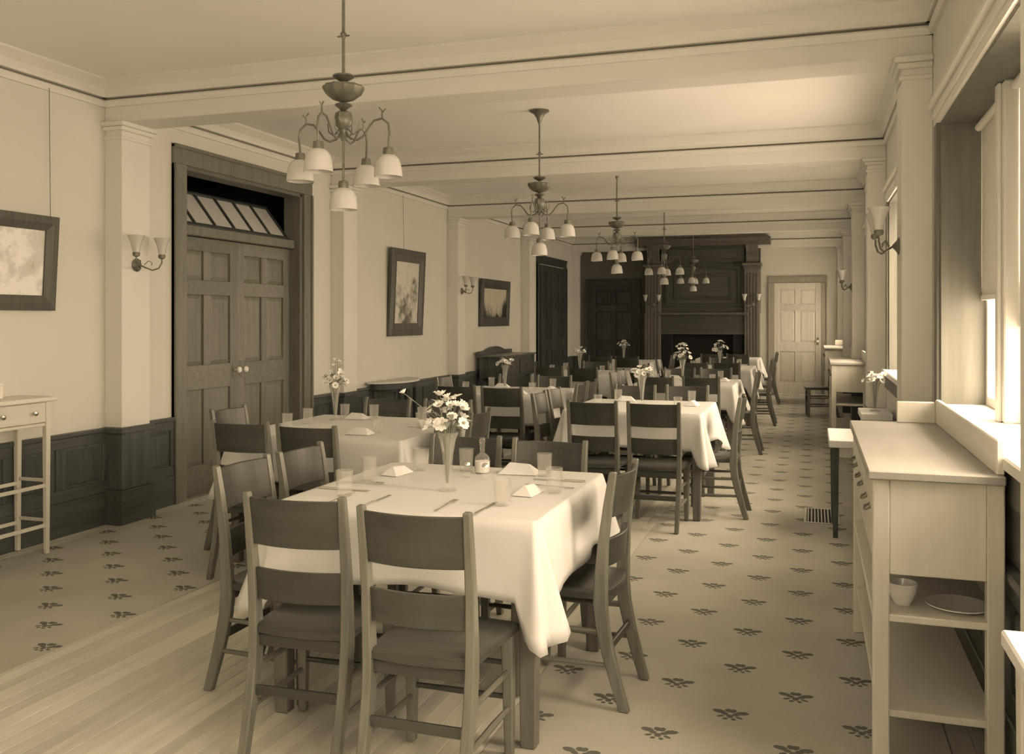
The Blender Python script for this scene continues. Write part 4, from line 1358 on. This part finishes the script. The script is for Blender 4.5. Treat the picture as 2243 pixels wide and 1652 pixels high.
# cruet stand on the nearest table
cr = thing('cruet_stand', 'small glass cruet with stopper near the back edge of the nearest table', 'cruet', on_table('A', 0.005, 0.34))
MB().lathe([(0.003, 0), (0.03, 0), (0.034, 0.01), (0.034, 0.055), (0.028, 0.072), (0.011, 0.085), (0.011, 0.115), (0.015, 0.12), (0.003, 0.12)], 18).build('bottle', 'table_glass', cr, smooth=True)
MB().lathe([(0.002, 0.12), (0.010, 0.122), (0.015, 0.135), (0.010, 0.15), (0.002, 0.153)], 12).build('stopper', 'table_glass', cr, smooth=True)
MB().lathe([(0.002, 0.002), (0.029, 0.003), (0.032, 0.012), (0.032, 0.05), (0.002, 0.051)], 18).build('contents', 'ivory', cr, smooth=True)
def shaker(dx, dy, lab):
    t = thing('salt_shaker', lab, 'shaker', on_table('A', dx, dy), 0, 'shakers')
    MB().lathe([(0.002, 0), (0.017, 0), (0.018, 0.005), (0.014, 0.03), (0.015, 0.05), (0.002, 0.05)], 12).build('body', 'table_glass', t, smooth=True)
    MB().lathe([(0.002, 0.066), (0.010, 0.064), (0.0155, 0.055), (0.016, 0.0495), (0.002, 0.0495)], 12).build('cap', 'silver', t, smooth=True)
shaker(-0.02, 0.22, 'left of two small glass shakers behind the vase on the nearest table')
shaker(0.07, 0.20, 'right of two small glass shakers behind the vase on the nearest table')

fork_mb = MB()
fork_mb.add([(-0.005, -0.10, 0), (0.005, -0.10, 0), (0.003, 0.03, 0.004), (-0.003, 0.03, 0.004), (0.011, 0.05, 0.004), (-0.011, 0.05, 0.004),
             (-0.005, -0.10, 0.0025), (0.005, -0.10, 0.0025), (0.003, 0.03, 0.0065), (-0.003, 0.03, 0.0065), (0.011, 0.05, 0.0065), (-0.011, 0.05, 0.0065)],
            [(0, 1, 2, 3), (3, 2, 4, 5), (6, 9, 8, 7), (9, 11, 10, 8), (0, 6, 7, 1), (1, 7, 8, 2), (2, 8, 10, 4), (0, 3, 9, 6), (3, 5, 11, 9), (4, 10, 11, 5)])
for k in range(4):
    q = -0.0105 + k * 0.0056
    fork_mb.box(q, q + 0.0036, 0.049, 0.095, 0.004, 0.0062)
fork_me = fork_mb.mesh('fork', 'silver')
knife_me = MB().box(-0.006, 0.006, -0.11, -0.02, 0, 0.006).box(-0.008, 0.007, -0.021, 0.11, 0.001, 0.003).mesh('knife', 'silver', 0.001)
for dx, dy, rz, wh in ((0.20, -0.36, 0, 'front right'), (-0.22, -0.36, 0, 'front left'), (0.37, 0.18, PI / 2, 'right-hand'), (-0.37, -0.12, -PI / 2, 'left-hand')):
    for me, nm, off in ((fork_me, 'fork', -0.075), (knife_me, 'knife', 0.075)):
        o = bpy.data.objects.new(nm, me)
        COL.objects.link(o)
        o.location = on_table('A', dx + off * math.cos(rz), dy + off * math.sin(rz))
        o.rotation_euler = (0, 0, rz)
        tag(o, 'silver table %s at the %s place of the nearest table' % (nm, wh), nm, 'cutlery')

# things on the shelves of the nearest sideboard
SBX, SBY = 0.176, 3.03
cup = thing('cup_and_saucer', 'white china cup on the middle shelf of the nearest sideboard', 'cup', (SBX + 0.095, SBY + 0.13, 0.5145))
MB().lathe([(0.003, 0.0), (0.024, 0.0), (0.027, 0.006), (0.042, 0.04), (0.047, 0.07), (0.044, 0.07), (0.038, 0.04), (0.022, 0.012), (0.003, 0.010)], 22).build('cup', 'china', cup, smooth=True)
MB().tube([(-0.04, 0, 0.058), (-0.062, 0, 0.055), (-0.066, 0, 0.035), (-0.038, 0, 0.025)], 0.004, 6).build('handle', 'china', cup, smooth=True)
pl = MB().lathe([(0.003, 0.002), (0.05, 0.0), (0.055, 0.003), (0.095, 0.014), (0.095, 0.017), (0.054, 0.008), (0.003, 0.006)], 28).build('dinner_plate', 'china', None, smooth=True)
pl.location = (SBX + 0.255, SBY + 0.13, 0.5145)
tag(pl, 'white china plate at the end of the nearest sideboard middle shelf', 'plate')
bo = MB().lathe([(0.003, 0.0), (0.03, 0.0), (0.034, 0.006), (0.06, 0.03), (0.075, 0.06), (0.071, 0.06), (0.055, 0.032), (0.028, 0.012), (0.003, 0.010)], 26).build('serving_bowl', 'china', None, smooth=True)
bo.location = (SBX + 0.18, SBY + 0.78, 0.5145)
tag(bo, 'white china bowl farther back on the nearest sideboard middle shelf', 'bowl')
